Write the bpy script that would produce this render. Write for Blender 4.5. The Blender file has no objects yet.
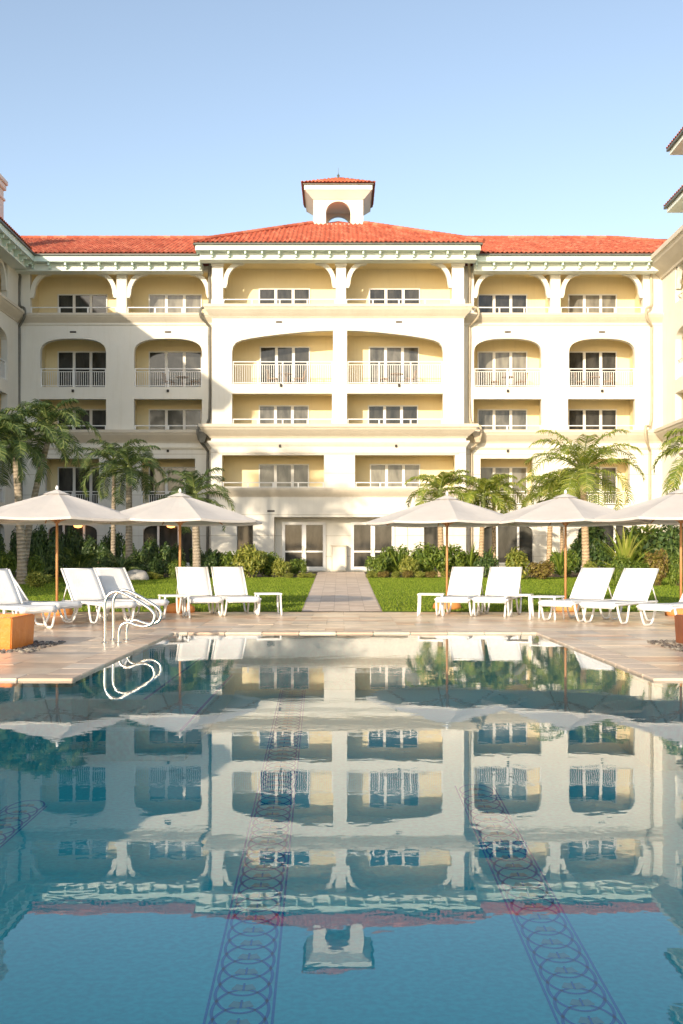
import bpy, bmesh, math, random
from mathutils import Vector, Matrix, noise
from mathutils.geometry import tessellate_polygon
PI = math.pi
scene = bpy.context.scene
C = scene.collection
F, CX, HY, HC = 1030.0, 341.0, 556.0, 1.18      # focal length in px, principal column, horizon row, eye height over water

def X(px, D): return (px - CX) * D / F
def Z(py, D): return HC + (HY - py) * D / F

# ------------------------------------------------------------------ materials
def new_mat(name):
    m = bpy.data.materials.new(name); m.use_nodes = True
    nt = m.node_tree; b = nt.nodes['Principled BSDF']
    return m, nt, b
def N(nt, t, **kw):
    n = nt.nodes.new(t)
    for k, v in kw.items():
        if k in n.inputs: n.inputs[k].default_value = v
        else: setattr(n, k, v)
    return n
def L(nt, a, b): nt.links.new(a, b)
def ramp(nt, stops, interp='LINEAR'):
    r = nt.nodes.new('ShaderNodeValToRGB'); r.color_ramp.interpolation = interp
    el = r.color_ramp.elements
    while len(el) < len(stops): el.new(0.5)
    for e, (p, c) in zip(el, stops): e.position = p; e.color = (*c, 1)
    return r
def coords(nt, kind='Object', scale=(1, 1, 1)):
    tc = N(nt, 'ShaderNodeTexCoord'); mp = N(nt, 'ShaderNodeMapping')
    mp.inputs['Scale'].default_value = scale
    L(nt, tc.outputs[kind], mp.inputs['Vector']); return mp.outputs['Vector']
def mottled(name, c1, c2, scale=3.0, rough=0.7, bump=0.0, bscale=40, spec=0.3, squash=(1, 1, 1), metallic=0, coat=0):
    m, nt, b = new_mat(name)
    v = coords(nt, scale=squash)
    n1 = N(nt, 'ShaderNodeTexNoise', Scale=scale, Detail=6.0, Roughness=0.6); L(nt, v, n1.inputs['Vector'])
    r = ramp(nt, [(0.3, c1), (0.7, c2)]); L(nt, n1.outputs['Fac'], r.inputs['Fac'])
    L(nt, r.outputs['Color'], b.inputs['Base Color'])
    b.inputs['Roughness'].default_value = rough; b.inputs['Specular IOR Level'].default_value = spec
    b.inputs['Metallic'].default_value = metallic; b.inputs['Coat Weight'].default_value = coat
    if bump:
        n2 = N(nt, 'ShaderNodeTexNoise', Scale=bscale, Detail=4.0); L(nt, v, n2.inputs['Vector'])
        bp = N(nt, 'ShaderNodeBump', Strength=bump, Distance=0.02); L(nt, n2.outputs['Fac'], bp.inputs['Height'])
        L(nt, bp.outputs['Normal'], b.inputs['Normal'])
    return m
def stucco(name, c1, c2, joints=False):
    # painted render: faint blotches, faint vertical rain streaks, thin scored joints
    m, nt, b = new_mat(name)
    v = coords(nt)
    n1 = N(nt, 'ShaderNodeTexNoise', Scale=0.7, Detail=6.0, Roughness=0.65); L(nt, v, n1.inputs['Vector'])
    r = ramp(nt, [(0.3, c1), (0.7, c2)]); L(nt, n1.outputs['Fac'], r.inputs['Fac'])
    v2 = coords(nt, scale=(2.2, 2.2, 0.16))
    n2 = N(nt, 'ShaderNodeTexNoise', Scale=2.0, Detail=5.0, Roughness=0.7); L(nt, v2, n2.inputs['Vector'])
    r2 = ramp(nt, [(0.28, (0.88, 0.86, 0.82)), (0.48, (1, 1, 1))]); L(nt, n2.outputs['Fac'], r2.inputs['Fac'])
    mx = N(nt, 'ShaderNodeMixRGB', blend_type='MULTIPLY', Fac=0.4)
    L(nt, r.outputs['Color'], mx.inputs['Color1']); L(nt, r2.outputs['Color'], mx.inputs['Color2'])
    colo = mx.outputs['Color']
    if joints:      # scored panel joints every 1.15 m of height
        sx_ = N(nt, 'ShaderNodeSeparateXYZ'); L(nt, v, sx_.inputs[0])
        d1 = N(nt, 'ShaderNodeMath', operation='DIVIDE'); L(nt, sx_.outputs['Z'], d1.inputs[0]); d1.inputs[1].default_value = 1.15
        f1 = N(nt, 'ShaderNodeMath', operation='FRACT'); L(nt, d1.outputs[0], f1.inputs[0])
        g1 = N(nt, 'ShaderNodeMath', operation='LESS_THAN'); L(nt, f1.outputs[0], g1.inputs[0]); g1.inputs[1].default_value = 0.03
        mj = N(nt, 'ShaderNodeMixRGB', blend_type='MULTIPLY'); L(nt, g1.outputs[0], mj.inputs['Fac']); L(nt, colo, mj.inputs['Color1']); mj.inputs['Color2'].default_value = (0.72, 0.69, 0.63, 1); colo = mj.outputs['Color']
    L(nt, colo, b.inputs['Base Color'])
    b.inputs['Roughness'].default_value = 0.85; b.inputs['Specular IOR Level'].default_value = 0.2
    n3 = N(nt, 'ShaderNodeTexNoise', Scale=9.0, Detail=6.0); L(nt, v, n3.inputs['Vector'])
    bp = N(nt, 'ShaderNodeBump', Strength=0.25, Distance=0.02); L(nt, n3.outputs['Fac'], bp.inputs['Height'])
    L(nt, bp.outputs['Normal'], b.inputs['Normal'])
    return m
def island_mat(name, stops, rough=0.6, spec=0.3, transl=0.0, nscale=0, namt=0.3, coat=0):
    m, nt, b = new_mat(name)
    g = N(nt, 'ShaderNodeNewGeometry')
    r = ramp(nt, stops); L(nt, g.outputs['Random Per Island'], r.inputs['Fac'])
    col = r.outputs['Color']
    if nscale:
        v = coords(nt)
        n1 = N(nt, 'ShaderNodeTexNoise', Scale=nscale, Detail=6.0, Roughness=0.65); L(nt, v, n1.inputs['Vector'])
        r2 = ramp(nt, [(0.3, (1 - namt,) * 3), (0.7, (1, 1, 1))]); L(nt, n1.outputs['Fac'], r2.inputs['Fac'])
        mx = N(nt, 'ShaderNodeMixRGB', blend_type='MULTIPLY', Fac=1.0)
        L(nt, col, mx.inputs['Color1']); L(nt, r2.outputs['Color'], mx.inputs['Color2']); col = mx.outputs['Color']
    L(nt, col, b.inputs['Base Color'])
    b.inputs['Roughness'].default_value = rough; b.inputs['Specular IOR Level'].default_value = spec
    if transl:
        t = N(nt, 'ShaderNodeBsdfTranslucent'); L(nt, col, t.inputs['Color'])
        ms = N(nt, 'ShaderNodeMixShader', Fac=transl)
        L(nt, b.outputs[0], ms.inputs[1]); L(nt, t.outputs[0], ms.inputs[2])
        L(nt, ms.outputs[0], nt.nodes['Material Output'].inputs['Surface'])
    return m

M = {}
M['wall'] = stucco('cream_render', (0.74, 0.71, 0.625), (0.79, 0.76, 0.68))
M['base_wall'] = stucco('panelled_render', (0.70, 0.675, 0.60), (0.77, 0.74, 0.665), True)
M['loggia'] = stucco('yellow_render', (0.83, 0.71, 0.44), (0.86, 0.75, 0.49))
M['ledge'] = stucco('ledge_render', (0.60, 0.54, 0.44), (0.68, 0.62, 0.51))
M['mint'] = mottled('mint_paint', (0.60, 0.74, 0.65), (0.68, 0.79, 0.71), 1.5, 0.5)
M['mintpale'] = mottled('pale_mint_paint', (0.74, 0.80, 0.73), (0.78, 0.83, 0.77), 1.5, 0.5)
M['white'] = mottled('white_paint', (0.76, 0.75, 0.72), (0.82, 0.81, 0.78), 4, 0.45)
M['chaise'] = mottled('white_powder_coat', (0.78, 0.77, 0.75), (0.83, 0.82, 0.80), 6, 0.35, spec=0.5)
M['sling'] = mottled('white_sling_fabric', (0.66, 0.66, 0.65), (0.77, 0.77, 0.76), 3, 0.85, bump=0.5, bscale=60)
M['pipe'] = mottled('bronze_pipe', (0.13, 0.13, 0.11), (0.20, 0.19, 0.16), 4, 0.5)
M['pipetan'] = mottled('tan_pipe', (0.42, 0.36, 0.26), (0.52, 0.45, 0.33), 4, 0.5)
M['gutter'] = mottled('gutter_metal', (0.09, 0.10, 0.09), (0.15, 0.16, 0.14), 4, 0.5)
M['teak'] = mottled('teak_wood', (0.42, 0.20, 0.08), (0.56, 0.30, 0.13), 6, 0.5, squash=(8, 8, 0.6))
M['terra'] = mottled('terracotta', (0.62, 0.24, 0.07), (0.74, 0.32, 0.10), 5, 0.7, bump=0.2)
M['orange'] = mottled('orange_glazed_clay', (0.66, 0.17, 0.015), (0.80, 0.25, 0.03), 3.5, 0.4, bump=0.35, bscale=14, spec=0.4)
M['planter_brown'] = mottled('brown_clay', (0.20, 0.065, 0.028), (0.30, 0.10, 0.042), 3.5, 0.5, bump=0.35, bscale=14)  # darker and browner than the clay of the orange planter
M['pebble'] = island_mat('pebbles', [(0, (0.06, 0.05, 0.045)), (0.5, (0.14, 0.12, 0.10)), (1, (0.30, 0.27, 0.22))], 0.5)
M['steel'] = mottled('polished_steel', (0.80, 0.76, 0.68), (0.86, 0.82, 0.74), 3, 0.18, metallic=1.0)
M['dark'] = mottled('dark_slot', (0.04, 0.035, 0.03), (0.07, 0.06, 0.05), 8, 0.7)
M['brown'] = mottled('brown_furniture', (0.20, 0.11, 0.05), (0.32, 0.18, 0.09), 12, 0.5)
M['canvas_pot'] = M['terra']
def glass(name, c1, c2, rough=0.06, sc=0.8):
    m, nt, b = new_mat(name)
    v = coords(nt, scale=(1, 1, 0.35))
    n1 = N(nt, 'ShaderNodeTexNoise', Scale=sc * 3, Detail=4.0, Roughness=0.5, Distortion=0.1); L(nt, v, n1.inputs['Vector'])
    r = ramp(nt, [(0.35, c1), (0.62, c2)]); L(nt, n1.outputs['Fac'], r.inputs['Fac'])
    L(nt, r.outputs['Color'], b.inputs['Base Color'])
    b.inputs['Roughness'].default_value = rough; b.inputs['Specular IOR Level'].default_value = 0.5
    return m
M['glass_dark'] = glass('dark_window_glass', (0.025, 0.027, 0.026), (0.06, 0.06, 0.055))
M['glass_mid'] = glass('half_curtained_glass', (0.06, 0.06, 0.055), (0.17, 0.165, 0.145))
M['door_glass'] = glass('door_glass', (0.02, 0.021, 0.02), (0.06, 0.058, 0.052))
M['glass_pale'] = glass('curtained_glass', (0.13, 0.125, 0.11), (0.25, 0.24, 0.20))
m, nt, b = new_mat('lamp_glow'); b.inputs['Base Color'].default_value = (0.9, 0.5, 0.2, 1)
b.inputs['Emission Color'].default_value = (1.0, 0.42, 0.12, 1); b.inputs['Emission Strength'].default_value = 2.5; M['glow'] = m

# canopy: sunlight comes through the cloth
m, nt, b = new_mat('umbrella_canvas')
v = coords(nt); n1 = N(nt, 'ShaderNodeTexNoise', Scale=2.5, Detail=5.0); L(nt, v, n1.inputs['Vector'])
r = ramp(nt, [(0.3, (0.74, 0.705, 0.665)), (0.7, (0.79, 0.755, 0.715))]); L(nt, n1.outputs['Fac'], r.inputs['Fac'])
L(nt, r.outputs['Color'], b.inputs['Base Color']); b.inputs['Roughness'].default_value = 0.9; b.inputs['Specular IOR Level'].default_value = 0.1
t = N(nt, 'ShaderNodeBsdfTranslucent'); L(nt, r.outputs['Color'], t.inputs['Color'])
ms = N(nt, 'ShaderNodeMixShader', Fac=0.36); L(nt, b.outputs[0], ms.inputs[1]); L(nt, t.outputs[0], ms.inputs[2])
L(nt, ms.outputs[0], nt.nodes['Material Output'].inputs['Surface'])
n2 = N(nt, 'ShaderNodeTexNoise', Scale=3.5, Detail=3.0); L(nt, v, n2.inputs['Vector'])
bp = N(nt, 'ShaderNodeBump', Strength=0.35, Distance=0.05); L(nt, n2.outputs['Fac'], bp.inputs['Height'])
L(nt, bp.outputs['Normal'], b.inputs['Normal'])
M['canvas'] = m

# roof tiles
M['tile'] = island_mat('clay_roof_tile', [(0, (0.40, 0.10, 0.06)), (0.3, (0.52, 0.14, 0.08)), (0.75, (0.60, 0.175, 0.10)), (1, (0.66, 0.26, 0.16))], 0.75, 0.2, nscale=0.5, namt=0.28)
M['stone'] = island_mat('deck_flagstone', [(0, (0.68, 0.40, 0.24)), (0.2, (0.82, 0.62, 0.44)), (0.42, (0.86, 0.69, 0.51)), (0.54, (0.50, 0.42, 0.36)), (0.66, (0.78, 0.56, 0.38)), (0.84, (0.88, 0.73, 0.55)), (1, (0.70, 0.42, 0.25))], 0.30, 0.55, nscale=2.0, namt=0.45)
M['coping'] = island_mat('coping_stone', [(0, (0.62, 0.45, 0.32)), (0.5, (0.72, 0.56, 0.42)), (1, (0.76, 0.63, 0.49))], 0.4, 0.45, nscale=3.0, namt=0.3)
M['path'] = island_mat('path_paver', [(0, (0.68, 0.54, 0.43)), (0.5, (0.75, 0.61, 0.49)), (1, (0.82, 0.69, 0.57))], 0.7, 0.3, nscale=2.0, namt=0.25)
M['mortar'] = mottled('mortar', (0.38, 0.30, 0.23), (0.48, 0.39, 0.31), 6, 0.85)
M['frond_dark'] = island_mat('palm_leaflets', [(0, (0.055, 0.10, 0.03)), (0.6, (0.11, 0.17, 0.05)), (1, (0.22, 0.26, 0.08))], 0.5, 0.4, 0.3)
M['frond_sun'] = island_mat('sunny_palm_leaflets', [(0, (0.14, 0.20, 0.025)), (0.6, (0.27, 0.33, 0.045)), (1, (0.46, 0.44, 0.11))], 0.5, 0.4, 0.35)  # lighter copy of the palm leaflets, sunlight put into the colour
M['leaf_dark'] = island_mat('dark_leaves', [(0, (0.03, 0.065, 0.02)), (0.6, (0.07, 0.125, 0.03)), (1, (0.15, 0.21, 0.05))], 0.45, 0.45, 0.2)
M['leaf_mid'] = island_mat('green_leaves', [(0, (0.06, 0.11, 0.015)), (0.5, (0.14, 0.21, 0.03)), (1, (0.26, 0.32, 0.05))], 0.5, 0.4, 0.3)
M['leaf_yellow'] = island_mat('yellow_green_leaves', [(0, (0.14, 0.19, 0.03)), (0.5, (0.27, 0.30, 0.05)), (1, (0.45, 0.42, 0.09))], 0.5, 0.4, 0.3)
M['leaf_red'] = island_mat('reddish_leaves', [(0, (0.12, 0.07, 0.03)), (0.5, (0.22, 0.17, 0.04)), (1, (0.36, 0.30, 0.07))], 0.5, 0.4, 0.3)
M['stem'] = mottled('woody_stem', (0.12, 0.08, 0.05), (0.2, 0.14, 0.09), 8, 0.85)
# trunk with ring scars
def trunk_mat(name, c1, c2):
    m, nt, b = new_mat(name)
    v = coords(nt)
    w = N(nt, 'ShaderNodeTexWave', bands_direction='Z', Scale=2.4, Distortion=2.5, Detail=3.0); w.inputs['Detail Scale'].default_value = 2.0
    L(nt, v, w.inputs['Vector'])
    n1 = N(nt, 'ShaderNodeTexNoise', Scale=5.0, Detail=6.0); L(nt, v, n1.inputs['Vector'])
    r = ramp(nt, [(0.3, c1), (0.7, c2)]); L(nt, n1.outputs['Fac'], r.inputs['Fac'])
    mx = N(nt, 'ShaderNodeMixRGB', blend_type='MULTIPLY', Fac=0.28)
    L(nt, r.outputs['Color'], mx.inputs['Color1']); L(nt, w.outputs['Color'], mx.inputs['Color2'])
    L(nt, mx.outputs['Color'], b.inputs['Base Color']); b.inputs['Roughness'].default_value = 0.9
    bp = N(nt, 'ShaderNodeBump', Strength=0.8, Distance=0.03); L(nt, w.outputs['Fac'], bp.inputs['Height'])
    L(nt, bp.outputs['Normal'], b.inputs['Normal'])
    return m
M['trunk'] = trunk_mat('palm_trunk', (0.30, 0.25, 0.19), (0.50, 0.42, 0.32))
M['trunk_sun'] = trunk_mat('sunlit_palm_trunk', (0.42, 0.30, 0.18), (0.60, 0.44, 0.28))  # brighter trunk copy for the sunlit palms, warmth of the sun in its colour
# lawn
m, nt, b = new_mat('lawn_grass')
v = coords(nt); n1 = N(nt, 'ShaderNodeTexNoise', Scale=1.1, Detail=8.0, Roughness=0.7); L(nt, v, n1.inputs['Vector'])
n2 = N(nt, 'ShaderNodeTexNoise', Scale=60.0, Detail=3.0); L(nt, v, n2.inputs['Vector'])
r = ramp(nt, [(0.25, (0.10, 0.17, 0.018)), (0.5, (0.15, 0.235, 0.025)), (0.75, (0.22, 0.29, 0.035))]); L(nt, n1.outputs['Fac'], r.inputs['Fac'])
r2 = ramp(nt, [(0.3, (0.55, 0.55, 0.5)), (0.7, (1.1, 1.1, 1.0))]); L(nt, n2.outputs['Fac'], r2.inputs['Fac'])
mx = N(nt, 'ShaderNodeMixRGB', blend_type='MULTIPLY', Fac=0.8); L(nt, r.outputs['Color'], mx.inputs['Color1']); L(nt, r2.outputs['Color'], mx.inputs['Color2'])
L(nt, mx.outputs['Color'], b.inputs['Base Color']); b.inputs['Roughness'].default_value = 0.9; b.inputs['Specular IOR Level'].default_value = 0.15
bp = N(nt, 'ShaderNodeBump', Strength=1.0, Distance=0.04); L(nt, n2.outputs['Fac'], bp.inputs['Height']); L(nt, bp.outputs['Normal'], b.inputs['Normal'])
M['lawn'] = m
M['soil'] = mottled('planting_soil', (0.06, 0.045, 0.03), (0.11, 0.085, 0.055), 3, 0.95, bump=0.6, bscale=20)
M['land'] = mottled('far_land', (0.10, 0.13, 0.05), (0.16, 0.17, 0.08), 0.2, 0.95)
# pool finish: small glass tile, mottled aqua
m, nt, b = new_mat('pool_finish')
v = coords(nt); n1 = N(nt, 'ShaderNodeTexNoise', Scale=0.35, Detail=5.0); L(nt, v, n1.inputs['Vector'])
r = ramp(nt, [(0.3, (0.04, 0.72, 0.70)), (0.7, (0.07, 0.84, 0.84))]); L(nt, n1.outputs['Fac'], r.inputs['Fac'])
n2 = N(nt, 'ShaderNodeTexNoise', Scale=26.0, Detail=3.0); L(nt, v, n2.inputs['Vector'])
r2 = ramp(nt, [(0.35, (0.82, 0.88, 0.9)), (0.65, (1.08, 1.06, 1.04))]); L(nt, n2.outputs['Fac'], r2.inputs['Fac'])
mx = N(nt, 'ShaderNodeMixRGB', blend_type='MULTIPLY', Fac=1.0); L(nt, r.outputs['Color'], mx.inputs['Color1']); L(nt, r2.outputs['Color'], mx.inputs['Color2'])
L(nt, mx.outputs['Color'], b.inputs['Base Color']); b.inputs['Roughness'].default_value = 0.5
M['pool'] = m
M['mosaic_blue'] = mottled('mosaic_navy', (0.0, 0.25, 0.52), (0.0, 0.31, 0.62), 20, 0.95, spec=0.0)
M['mosaic_tan'] = mottled('mosaic_tan', (0.20, 0.48, 0.46), (0.30, 0.58, 0.54), 20, 0.95, spec=0.0)
# water surface: mirror by angle, clear otherwise
m, nt, b = new_mat('pool_water'); nt.nodes.remove(b)
v = coords(nt, scale=(0.8, 1.0, 1)); 
n1 = N(nt, 'ShaderNodeTexNoise', Scale=3.6, Detail=3.0, Roughness=0.5, Distortion=0.3); L(nt, v, n1.inputs['Vector'])
n2 = N(nt, 'ShaderNodeTexNoise', Scale=13.0, Detail=2.0, Roughness=0.5); L(nt, v, n2.inputs['Vector'])
ma = N(nt, 'ShaderNodeMath', operation='MULTIPLY_ADD'); L(nt, n2.outputs['Fac'], ma.inputs[0]); ma.inputs[1].default_value = 0.20; L(nt, n1.outputs['Fac'], ma.inputs[2])
bp = N(nt, 'ShaderNodeBump', Strength=1.0, Distance=0.00048); L(nt, ma.outputs[0], bp.inputs['Height'])
fr = N(nt, 'ShaderNodeFresnel', IOR=1.42); L(nt, bp.outputs['Normal'], fr.inputs['Normal'])
tr = N(nt, 'ShaderNodeBsdfTransparent'); tr.inputs['Color'].default_value = (0.93, 1.0, 1.0, 1)
gl = N(nt, 'ShaderNodeBsdfGlossy', Roughness=0.0); gl.inputs['Color'].default_value = (1, 1, 1, 1); L(nt, bp.outputs['Normal'], gl.inputs['Normal'])
ms = N(nt, 'ShaderNodeMixShader'); L(nt, fr.outputs[0], ms.inputs[0]); L(nt, tr.outputs[0], ms.inputs[1]); L(nt, gl.outputs[0], ms.inputs[2])
L(nt, ms.outputs[0], nt.nodes['Material Output'].inputs['Surface'])
M['water'] = m

# ------------------------------------------------------------------ mesh helpers
def mesh_from(bm, name, mats, smooth=False, off=None):
    if off is not None: bmesh.ops.translate(bm, verts=bm.verts, vec=-Vector(off))
    me = bpy.data.meshes.new(name)
    if smooth:
        for f in bm.faces: f.smooth = True
    bm.to_mesh(me); bm.free()
    for mt in (mats if isinstance(mats, (list, tuple)) else [mats]): me.materials.append(M[mt] if isinstance(mt, str) else mt)
    return me
def obj(name, bm, mats, parent=None, smooth=False, off=None):
    me = mesh_from(bm, name, mats, smooth, off)
    o = bpy.data.objects.new(name, me); C.objects.link(o)
    if parent: o.parent = parent
    return o
def tag(o, label, cat, group=None, kind=None):
    o['label'] = label; o['category'] = cat
    if group: o['group'] = group
    if kind: o['kind'] = kind
    return o
def struct(o, kind='structure'): o['kind'] = kind; return o
def empty(name, loc, rz=0.0, scale=1.0):
    o = bpy.data.objects.new(name, None); C.objects.link(o); o.location = loc; o.rotation_euler = (0, 0, rz)
    o.scale = (scale,) * 3; o.empty_display_size = 0.3; return o
def copy_tree(o, parent=None):
    c = o.copy(); C.objects.link(c); c.parent = parent
    for ch in [x for x in o.children]: copy_tree(ch, c)
    return c
def box(bm, a, b_, mi=0):
    x0, y0, z0 = a; x1, y1, z1 = b_
    vs = [bm.verts.new(p) for p in ((x0,y0,z0),(x1,y0,z0),(x1,y1,z0),(x0,y1,z0),(x0,y0,z1),(x1,y0,z1),(x1,y1,z1),(x0,y1,z1))]
    for q in ((0,3,2,1),(4,5,6,7),(0,1,5,4),(1,2,6,5),(2,3,7,6),(3,0,4,7)):
        f = bm.faces.new([vs[i] for i in q]); f.material_index = mi
def face(bm, pts, mi=0):
    f = bm.faces.new([bm.verts.new(p) for p in pts]); f.material_index = mi; return f
def tube(bm, pts, r, n=8, mi=0, caps=True, radii=None):
    pts = [Vector(p) for p in pts]; rings = []
    up = Vector((0, 0, 1))
    for i, p in enumerate(pts):
        d = (pts[min(i+1, len(pts)-1)] - pts[max(i-1, 0)]).normalized()
        a = d.cross(up)
        if a.length < 0.05: a = d.cross(Vector((0, 1, 0)))
        a.normalize(); c = d.cross(a).normalized()
        if i and rings:
            pa = prev_a
            a2 = (pa - d * pa.dot(d))
            if a2.length > 1e-4: a = a2.normalized(); c = d.cross(a).normalized()
        prev_a = a
        rr = radii[i] if radii else r
        rings.append([bm.verts.new(p + a * rr * math.cos(2*PI*k/n) + c * rr * math.sin(2*PI*k/n)) for k in range(n)])
    for i in range(len(rings)-1):
        for k in range(n):
            f = bm.faces.new((rings[i][k], rings[i][(k+1) % n], rings[i+1][(k+1) % n], rings[i+1][k])); f.material_index = mi
    if caps:
        bm.faces.new(rings[0][::-1]).material_index = mi; bm.faces.new(rings[-1]).material_index = mi
def lathe(bm, prof, n=16, mi=0, c=(0, 0)):
    rings = [[bm.verts.new((c[0] + r*math.cos(2*PI*k/n), c[1] + r*math.sin(2*PI*k/n), z)) for k in range(n)] for r, z in prof]
    for i in range(len(rings)-1):
        for k in range(n):
            f = bm.faces.new((rings[i][k], rings[i][(k+1) % n], rings[i+1][(k+1) % n], rings[i+1][k])); f.material_index = mi
    bm.faces.new(rings[0][::-1]); bm.faces.new(rings[-1])
def smooth_path(ctrl, n=8):
    out = []; P = [Vector(c) for c in ctrl]; P = [P[0]] + P + [P[-1]]
    for i in range(1, len(P)-2):
        for k in range(n):
            t = k / n; p0, p1, p2, p3 = P[i-1], P[i], P[i+1], P[i+2]
            out.append(0.5*((2*p1) + (p2-p0)*t + (2*p0-5*p1+4*p2-p3)*t*t + (-p0+3*p1-3*p2+p3)*t**3))
    out.append(P[-2]); return out

# ------------------------------------------------------------------ ground, pool, deck
AX0, AX1, AY, FY = -2.55, 2.97, 15.6, 9.75     # pool alcove left, right, back; front line of the wide pool
PX0, PX1, PY0 = -11.0, 11.0, 0.7
ZD = 0.022
def gz(y): return ZD if y < 21.3 else ZD + 0.28 * min(1.0, (y - 21.3) / 33.0)
pool_outline = [(PX0, PY0), (PX1, PY0), (PX1, FY), (AX1, FY), (AX1, AY), (AX0, AY), (AX0, FY), (PX0, FY)]
def poly_sheet(bm, loops, z, mi=0):
    loops3 = [[Vector((x, y, 0)) for x, y in lp] for lp in loops]
    flat = [p for lp in loops3 for p in lp]
    vs = [bm.verts.new((p.x, p.y, z)) for p in flat]
    for t in tessellate_polygon(loops3):
        try: bm.faces.new([vs[i] for i in t]).material_index = mi
        except ValueError: pass
bm = bmesh.new()
poly_sheet(bm, [[(-600, -400), (600, -400), (600, 21.3), (-600, 21.3)], pool_outline], ZD - 0.012)
bmesh.ops.recalc_face_normals(bm, faces=bm.faces)
struct(obj('deck_base', bm, 'mortar'))
bm = bmesh.new()
ys = [21.3, 54.3, 60, 1500]
for i in range(3):
    z0, z1 = gz(ys[i]) - 0.008, gz(ys[i+1]) - 0.008
    face(bm, [(-1200, ys[i], z0), (1200, ys[i], z0), (1200, ys[i+1], z1), (-1200, ys[i+1], z1)])
face(bm, [(-1200, 21.3, ZD-0.012), (-1200, 21.3, ZD-0.008), (1200, 21.3, ZD-0.008), (1200, 21.3, ZD-0.012)])
struct(obj('ground', bm, 'land'))

random.seed(4)
def pavers(bm, x0, x1, y0, y1, cell, z, th=0.012, gap=0.005, mixed=True, zf=None, keep=None):
    nx = max(1, round((x1-x0)/cell)); ny = max(1, round((y1-y0)/cell)); cx = (x1-x0)/nx; cy = (y1-y0)/ny
    used = [[False]*ny for _ in range(nx)]
    for i in range(nx):
        for j in range(ny):
            if used[i][j]: continue
            w, h = random.choice([(1,1),(2,1),(1,2),(2,2),(3,2),(3,1)]) if mixed else (1, 1)
            while w > 1 and (i + w > nx or any(used[i+a][j] for a in range(w))): w -= 1
            while h > 1 and (j + h > ny or any(used[i+a][j+c] for a in range(w) for c in range(h))): h -= 1
            for a in range(w):
                for c in range(h): used[i+a][j+c] = True
            xa, xb, ya, yb = x0+i*cx+gap/2, x0+(i+w)*cx-gap/2, y0+j*cy+gap/2, y0+(j+h)*cy-gap/2
            if keep and not keep((xa+xb)/2, (ya+yb)/2): continue
            za = (zf(ya) if zf else z) + random.uniform(-0.0012, 0.0012); zb = za + ((zf(yb)-zf(ya)) if zf else 0)
            tl = random.uniform(-0.001, 0.001)
            t = [bm.verts.new(p) for p in ((xa,ya,za),(xb,ya,za+tl),(xb,yb,zb+tl),(xa,yb,zb))]
            bm.faces.new(t)
            q = [bm.verts.new((v_.co.x, v_.co.y, v_.co.z-th)) for v_ in t]
            for k in range(4): bm.faces.new((t[k], q[k], q[(k+1)%4], t[(k+1)%4]))
bm = bmesh.new()
cw = 0.33
pavers(bm, -14.0, AX0-cw, FY+cw, AY+cw, 0.30, ZD)
pavers(bm, AX1+cw, 14.4, FY+cw, AY+cw, 0.30, ZD)
pavers(bm, -14.0, 14.4, AY+cw, 21.28, 0.30, ZD)
pavers(bm, -14.0, 14.4, -3.0, PY0-cw, 0.45, ZD)
struct(obj('pool_deck', bm, 'stone'))
bm = bmesh.new()     # coping: one row of stones round the pool, nosing over the water
def cop(x0, x1, y0, y1, n, along_x):
    for k in range(n):
        if along_x: a, b_ = x0+(x1-x0)*k/n+0.004, x0+(x1-x0)*(k+1)/n-0.004; box(bm, (a, y0, -0.06), (b_, y1-0.004, ZD+0.003))
        else: a, b_ = y0+(y1-y0)*k/n+0.004, y0+(y1-y0)*(k+1)/n-0.004; box(bm, (x0, a, -0.06), (x1-0.004, b_, ZD+0.003))
cop(AX0-cw, AX1+cw, AY-0.02, AY+cw, 11, True)
cop(AX0-cw, AX0+0.02, FY+cw, AY-0.02, 11, False); cop(AX1-0.02, AX1+cw, FY+cw, AY-0.02, 11, False)
cop(PX0, AX0+0.02, FY-0.02, FY+cw, 16, True); cop(AX1-0.02, PX1, FY-0.02, FY+cw, 16, True)
bmesh.ops.bevel(bm, geom=bm.edges[:], offset=0.008, segments=1, affect='EDGES')
struct(obj('pool_coping', bm, 'coping'))
# pool shell
PD = -0.85
bm = bmesh.new()
poly_sheet(bm, [pool_outline], PD)
for i in range(len(pool_outline)):
    a, b_ = pool_outline[i], pool_outline[(i+1) % len(pool_outline)]
    face(bm, [(a[0],a[1],PD),(b_[0],b_[1],PD),(b_[0],b_[1],ZD-0.012),(a[0],a[1],ZD-0.012)])
bmesh.ops.remove_doubles(bm, verts=bm.verts, dist=1e-5)
bmesh.ops.recalc_face_normals(bm, faces=bm.faces)
struct(obj('pool_shell', bm, 'pool'))
bm = bmesh.new()    # steps into the alcove on the ladder side, with a dark nosing line
for k, (w, z) in enumerate(((1.0, -0.55), (0.6, -0.27))):
    box(bm, (AX0+0.002, 10.2+0.2*k, PD+0.002), (AX0+w, 15.0-0.2*k, z))
    box(bm, (AX0+w-0.05, 10.2+0.2*k, z+0.002), (AX0+w-0.02, 15.0-0.2*k, z+0.005), 1)
struct(obj('pool_steps', bm, ['pool', 'mosaic_blue']))
bm = bmesh.new(); poly_sheet(bm, [pool_outline], 0.0); bmesh.ops.recalc_face_normals(bm, faces=bm.faces)
wo = struct(obj('pool_water', bm, 'water'))

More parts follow.
